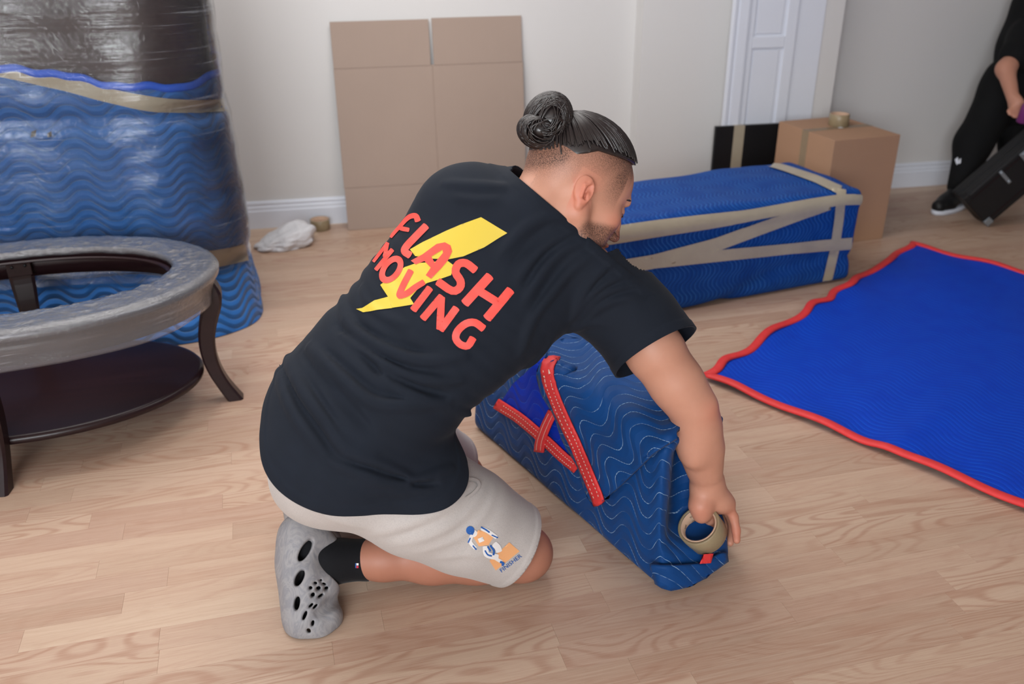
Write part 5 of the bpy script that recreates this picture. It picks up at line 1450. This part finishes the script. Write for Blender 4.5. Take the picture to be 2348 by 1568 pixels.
# ------------------------------------------------------------------ the bundle being wrapped
def build_bundle():
    root = empty('wrapped_bundle', (.70, 1.9, 0)); tag(root, 'navy quilted blanket bundle with red edging being taped by the kneeling man', 'wrapped bundle')
    e = Vector((.952, .306, 0)); L = Vector((-.292, .956, 0)); L.normalize(); e = Vector((L.y, -L.x, 0)); O = Vector((.736, 1.470, 0)); W, Ln, Hh = .205, .86, .352
    P, F = softbox_mesh((W, Ln, Hh), .020, .011)
    x, y, z = P[:, 0].copy(), P[:, 1].copy(), P[:, 2].copy(); zz = z/Hh
    near = np.clip(1-y/.16, 0, 1)
    X = x + .020*zz*(1-x/W) - .015*np.sin(zz*math.pi)*(x < .02)*0.5
    Yy = y + .050*zz*near
    # the end is folded in: hollow above a low lip
    m = np.exp(-((x-W*.58)/(W*.34))**2)*np.clip((z-.085)/.03, 0, 1)*np.clip((Hh+.01-z)/.05, 0, 1)
    Yy = Yy + .085*m*(near**2)
    lip = np.clip((.085-z)/.05, 0, 1)*near**3*np.sin(np.clip(x/W, 0, 1)*math.pi)
    Yy = Yy - .012*lip
    Zz = z + .022*(x/W)*zz - .018*np.exp(-((y-.52)/.14)**2)*zz*(x > .02)
    q = np.c_[y+x*.8, z*1.0+x*.75]
    Wd = np.array([tuple(O+e*a+L*b+Vector((0, 0, c))) for a, b, c in zip(X, Yy, Zz)])
    me = mesh_from('blanket_body', Wd, F); N = normals_np(me)
    d = (waves(Wd, 14, 41)*.006+waves(Wd, 34, 42)*.0022)*np.clip(z/.03, 0, 1)
    Wd = Wd+N*d[:, None]; Wd[:, 2] = np.clip(Wd[:, 2], .001, None); set_verts(me, Wd); set_attr(me, 'quv', q)
    body_ = finish('blanket_body', me, M_PAD, root); b = bvh_of(body_)
    def qf(ang, sc=1.0):
        c, s = math.cos(ang), math.sin(ang)
        def g(p):
            v = Vector(p)-O; u, w = v.dot(L), v.z+v.dot(e)*.9; return (u*c-w*s, u*s+w*c)
        return g
    # the lining that shows where the two edges part
    drape('lining', [[(1150, 926), (1180, 880), (1240, 826), (1268, 812), (1264, 868), (1290, 930), (1350, 1074), (1328, 1066), (1255, 1012)]], b, .006, M_PADIN, root, 10, 0, qf(.3))
    def bind(pts, w, off, par=root, nm='binding', st=True, th=.004):
        pp = spline(pts, 40)[:, :2]; o = drape(nm, [ribbon(pp, w)], b, off, M_RED, par, 7, th)
        if st:
            T = np.gradient(pp, axis=0); T /= np.linalg.norm(T, axis=1)[:, None]; Nn = np.c_[-T[:, 1], T[:, 0]]
            for k in ((-.22, .22) if w > 17 else (.15,)):
                regs = []
                line = resample(pp+Nn*w*k, 80)
                for i in range(6, 76, 2): regs.append([ribbon(line[i:i+2], 1.5)])
                tag(drape_many('stitching', regs, b, off+th+.0012, M_STITCH, o, 9), kind='stuff')
        return o
    bind([(1146, 924), (1200, 958), (1255, 1004), (1300, 1046), (1332, 1072)], 24, .009)
    bind([(1278, 942), (1262, 974), (1250, 1006), (1246, 1032)], 22, .012)
    # the corner flap folded over the top
    flap = [(1254, 808), (1300, 796), (1400, 800), (1460, 860), (1520, 950), (1556, 1000), (1512, 1040), (1450, 1096), (1382, 1156), (1344, 1076), (1298, 976), (1264, 906), (1251, 864)]
    lift = lambda v: .004*math.sin(v[0]*.05+v[1]*.03)
    fl_ = drape('corner_flap', [flap], b, .016, M_PAD, root, 9, .010, qf(1.15), lift)
    b2 = bvh_of([body_, fl_])
    bb = b; b = b2
    bind([(1266, 828), (1265, 864), (1290, 930), (1336, 1030), (1372, 1116), (1384, 1150)], 26, .012, fl_, 'flap_binding')
    b = bb
    # low lip of the end fold and its red tab
    drape('end_fold', [[(1506, 1286), (1540, 1290), (1600, 1288), (1640, 1264), (1652, 1262), (1654, 1280), (1606, 1314), (1560, 1336), (1530, 1344), (1514, 1330)]], b, .012, M_PAD, root, 9, .010, qf(.2))
    drape('red_tab', [[(1596, 1266), (1618, 1264), (1612, 1286), (1588, 1286)]], b, .026, M_RED, root, 6, .002)
build_bundle()
def print_roll():
    core = [o for o in bpy.data.objects if o.name.startswith('paper_core') and o.parent and 'held' in o.parent.get('label', '')][0]
    b = bvh_of(core)
    for txt, c, d, h in (('Seala', (1586.5, 1199), (.62, -.78), 6.0), ('Vimpr', (1594.5, 1216), (.62, -.78), 5.0), ('Vin', (1585, 1184), (.7, -.7), 5.0), ('oist', (1571, 1208), (.25, -.97), 5.0)):
        drape_text('core_lettering', txt, c, d, h, b, .0006, M_INK, core, 1.0, 2.07)
print_roll()

# ------------------------------------------------------------------ second mover at the right, with a black case
def build_second():
    p = empty('person', (3.3, 3.75, 0)); tag(p, 'person in black clothes at the right edge, bending over a black case', 'person')
    A = lambda x, y, d: np3(at(x, y, d)).astype(float)
    SHR, EL, WR = A(2360, 90, 4.36), A(2306, 158, 4.30), A(2322, 222, 4.22)
    an1 = A(2200, 436, 4.60); kn1 = A(2232, 328, 4.59); hp1 = A(2310, 205, 4.54)
    kn2 = A(2336, 330, 4.60); an2 = V3(kn2[0]+.06, kn2[1]+.05, .09); hp2 = hp1+V3(.19, .0, 0)
    cx = (hp1+hp2)/2; top = A(2400, 20, 4.42)
    f = Field((2.9, 3.1, 0), (4.6, 4.3, 1.75), .010)
    f.chain([cx, cx*.5+top*.5, top], [.11, .12, .12], .05); f.chain([SHR, EL], [.05, .040], .03); f.chain([EL, WR], [.041, .028], .03)
    hd = A(2334, 252, 4.20); f.ell(hd*.6+WR*.4, (.030, .035, .045), None, .02)
    for k, (x, y) in enumerate(((2313, 262), (2322, 268), (2330, 270), (2338, 268))): f.chain([hd+V3(-.02+.012*k, 0, .02), A(x, y-8, 4.19), A(x+2, y, 4.18)], [.012, .011, .009], .006)
    f.chain([WR, A(2338, 232, 4.18), A(2348, 240, 4.18)], [.016, .013, .011], .01)
    nk = top+V3(.05, -.02, .12); f.cone(top, nk, .06, .055, .03); f.ell(nk+V3(.04, -.03, .14), (.085, .095, .12), None, .02)
    f.chain([top+V3(.22, 0, -.03), top+V3(.33, -.15, -.30), top+V3(.22, -.30, -.50)], [.05, .04, .03], .03)
    f.chain([hp1, kn1, an1], [.07, .05, .04], .03); f.chain([hp2, kn2, an2], [.07, .05, .04], .03)
    P, Q = f.mesh(); P = fairing(P.astype(float), Q, 2, .5); me = mesh_np('body', P, Q)
    for n in ('stubble', 'flush'): set_attr(me, n, np.zeros(len(P)))
    set_attr(me, 'tan', np.full(len(P), .25)); finish('body', me, M_SKIN, p)
    f = Field((2.9, 3.1, .0), (4.6, 4.3, 1.5), .010)
    f.chain([cx+V3(0, 0, -.08), cx*.5+top*.5, top], [.15, .165, .16], .05); f.chain([SHR+V3(.1, 0, 0), SHR, SHR*.45+EL*.55], [.10, .085, .078], .05); f.chain([top+V3(.18, 0, -.02), top+V3(.28, -.08, -.18)], [.09, .08], .05)
    P, Q = f.mesh(); P = fairing(P.astype(float), Q, 2, .5); finish('t_shirt', mesh_np('t_shirt', P, Q), M_BLACKCLOTH, p)
    f = Field((2.9, 3.1, .0), (4.6, 4.3, 1.3), .010)
    f.chain([hp1+V3(0, 0, .05), kn1, an1+V3(0, 0, .02)], [.115, .085, .062], .05); f.chain([hp2+V3(0, 0, .05), kn2, an2], [.115, .085, .062], .05); f.cone(hp1, hp2, .12, .12, .05)
    P, Q = f.mesh(); P = fairing(P.astype(float), Q, 2, .5); tr = finish('trousers', mesh_np('trousers', P, Q), M_BLACKCLOTH, p); b = bvh_of(tr)
    drape('reflective_mark', [[(2190, 366), (2197, 360), (2199, 374), (2194, 378)]], b, .002, M_WHITE, tr, 5); drape('reflective_mark', [[(2200, 366), (2204, 363), (2203, 374), (2199, 376)]], b, .002, M_WHITE, tr, 5)
    drape('reflective_mark', [[(2168, 412), (2173, 408), (2174, 418), (2169, 420)]], b, .004, M_WHITE, tr, 5)
    for an in (an1, an2):
        d = Vector((-.86, -.35, 0)); d.normalize(); s = Vector((-d.y, d.x, 0)); o = Vector((an[0], an[1], 0))
        f = Field(np.array(an)-.26, np.array(an)+.26, .006)
        f.chain([an+V3(0, 0, -.01), np3(o+d*.10)+V3(0, 0, .045), np3(o+d*.17)+V3(0, 0, .040)], [.050, .042, .034], .03); f.sph(np3(o-d*.05)+V3(0, 0, .05), .040, .03)
        f.D = np.maximum(f.D, -(f.ax[2][None, None, :]-.022)*np.ones_like(f.D)); P, Q = f.mesh(); sh = finish('shoe', mesh_np('shoe', P, Q), M_BLACK, p)
        rings = []
        for z, k in ((.001, .96), (.012, 1.0), (.024, .98)):
            rings.append([o+d*(.058+.150*k*math.cos(q))+s*(.050*k*math.sin(q)*(1+.12*math.cos(q)))+Vector((0, 0, z)) for q in (2*math.pi*i/28 for i in range(28))])
        loft('sole', rings, M_WHITE, sh)
    # small purple bottle in the hand
    c = at(2349, 250, 4.16); M = frame(c-Vector((0, 0, .06)), (1, 0, 0), (0.1, -.2, 1)); bt = empty('bottle', M.to_translation()); tag(bt, 'small purple bottle held in the hand of the person in black', 'bottle')
    lathe('bottle_body', [(0, 0), (.022, 0), (.025, .006), (.025, .075), (.018, .090), (.011, .097), (.011, .106), (0, .106)], M, plain('purple_plastic', (110, 44, 104), .35), bt, 24)
    lathe('cap', [(0, .098), (.014, .098), (.014, .118), (0, .118)], M, plain('grey_cap', (130, 128, 140), .4), bt, 20)
build_second()
def build_case():
    c0 = fl(2264, 521); c0.z = 0.003
    a = math.radians(43); hx = Vector((.97, -.24, 0)).normalized(); up = Vector((0, 0, 1)); ux = -hx*math.cos(a)+up*math.sin(a); uy = hx*math.sin(a)+up*math.cos(a); un = Vector((hx.y, -hx.x, 0))
    # the box leans on its lower edge: ux up to the left, uy up to the right, un towards the camera
    M = Matrix(((ux.x, uy.x, -un.x, c0.x), (ux.y, uy.y, -un.y, c0.y), (ux.z, uy.z, -un.z, c0.z), (0, 0, 0, 1)))
    root = empty('hard_case', c0); tag(root, 'black hard equipment case with metal latches tilted up on its corner', 'case')
    lx, ly, lz = .20, .50, .13
    met = plain('brushed_metal', (160, 172, 182), .35, .5, .8)
    box('lower_shell', (0, 0, 0), (lx, ly, lz*.48), M_BLACK, root, M, .012); box('upper_shell', (0, 0, lz*.5), (lx, ly, lz), M_BLACK, root, M, .012)
    for x0, x1, y, w in ((.105, .185, .195, .008), (.065, .185, .315, .016), (.10, .15, .35, .010)):
        la = box('latch', (x0, y-w, -.006), (x1, y+w, 0), met, root, M, .002)
        for xx in (x0+.010, x1-.010): lathe('rivet', [(0, -.004), (.005, -.003), (.006, 0)], M @ Matrix.Translation((xx, y, -.006)), met, la, 10)
    for x in (.03, lx-.03): box('rim_strip', (x-.002, .02, -.003), (x+.002, ly-.02, 0), M_DARK, root, M)
    for x, y in ((0, 0), (lx, 0), (0, ly), (lx, ly)):
        sx, sy = (1 if x == 0 else -1), (1 if y == 0 else -1)
        box('corner_guard', (min(x, x+sx*.035), min(y, y+sy*.035), -.003), (max(x, x+sx*.035), max(y, y+sy*.035), .03), met if (x, y) == (0, 0) else M_BLACK, root, M, .003)
build_case()
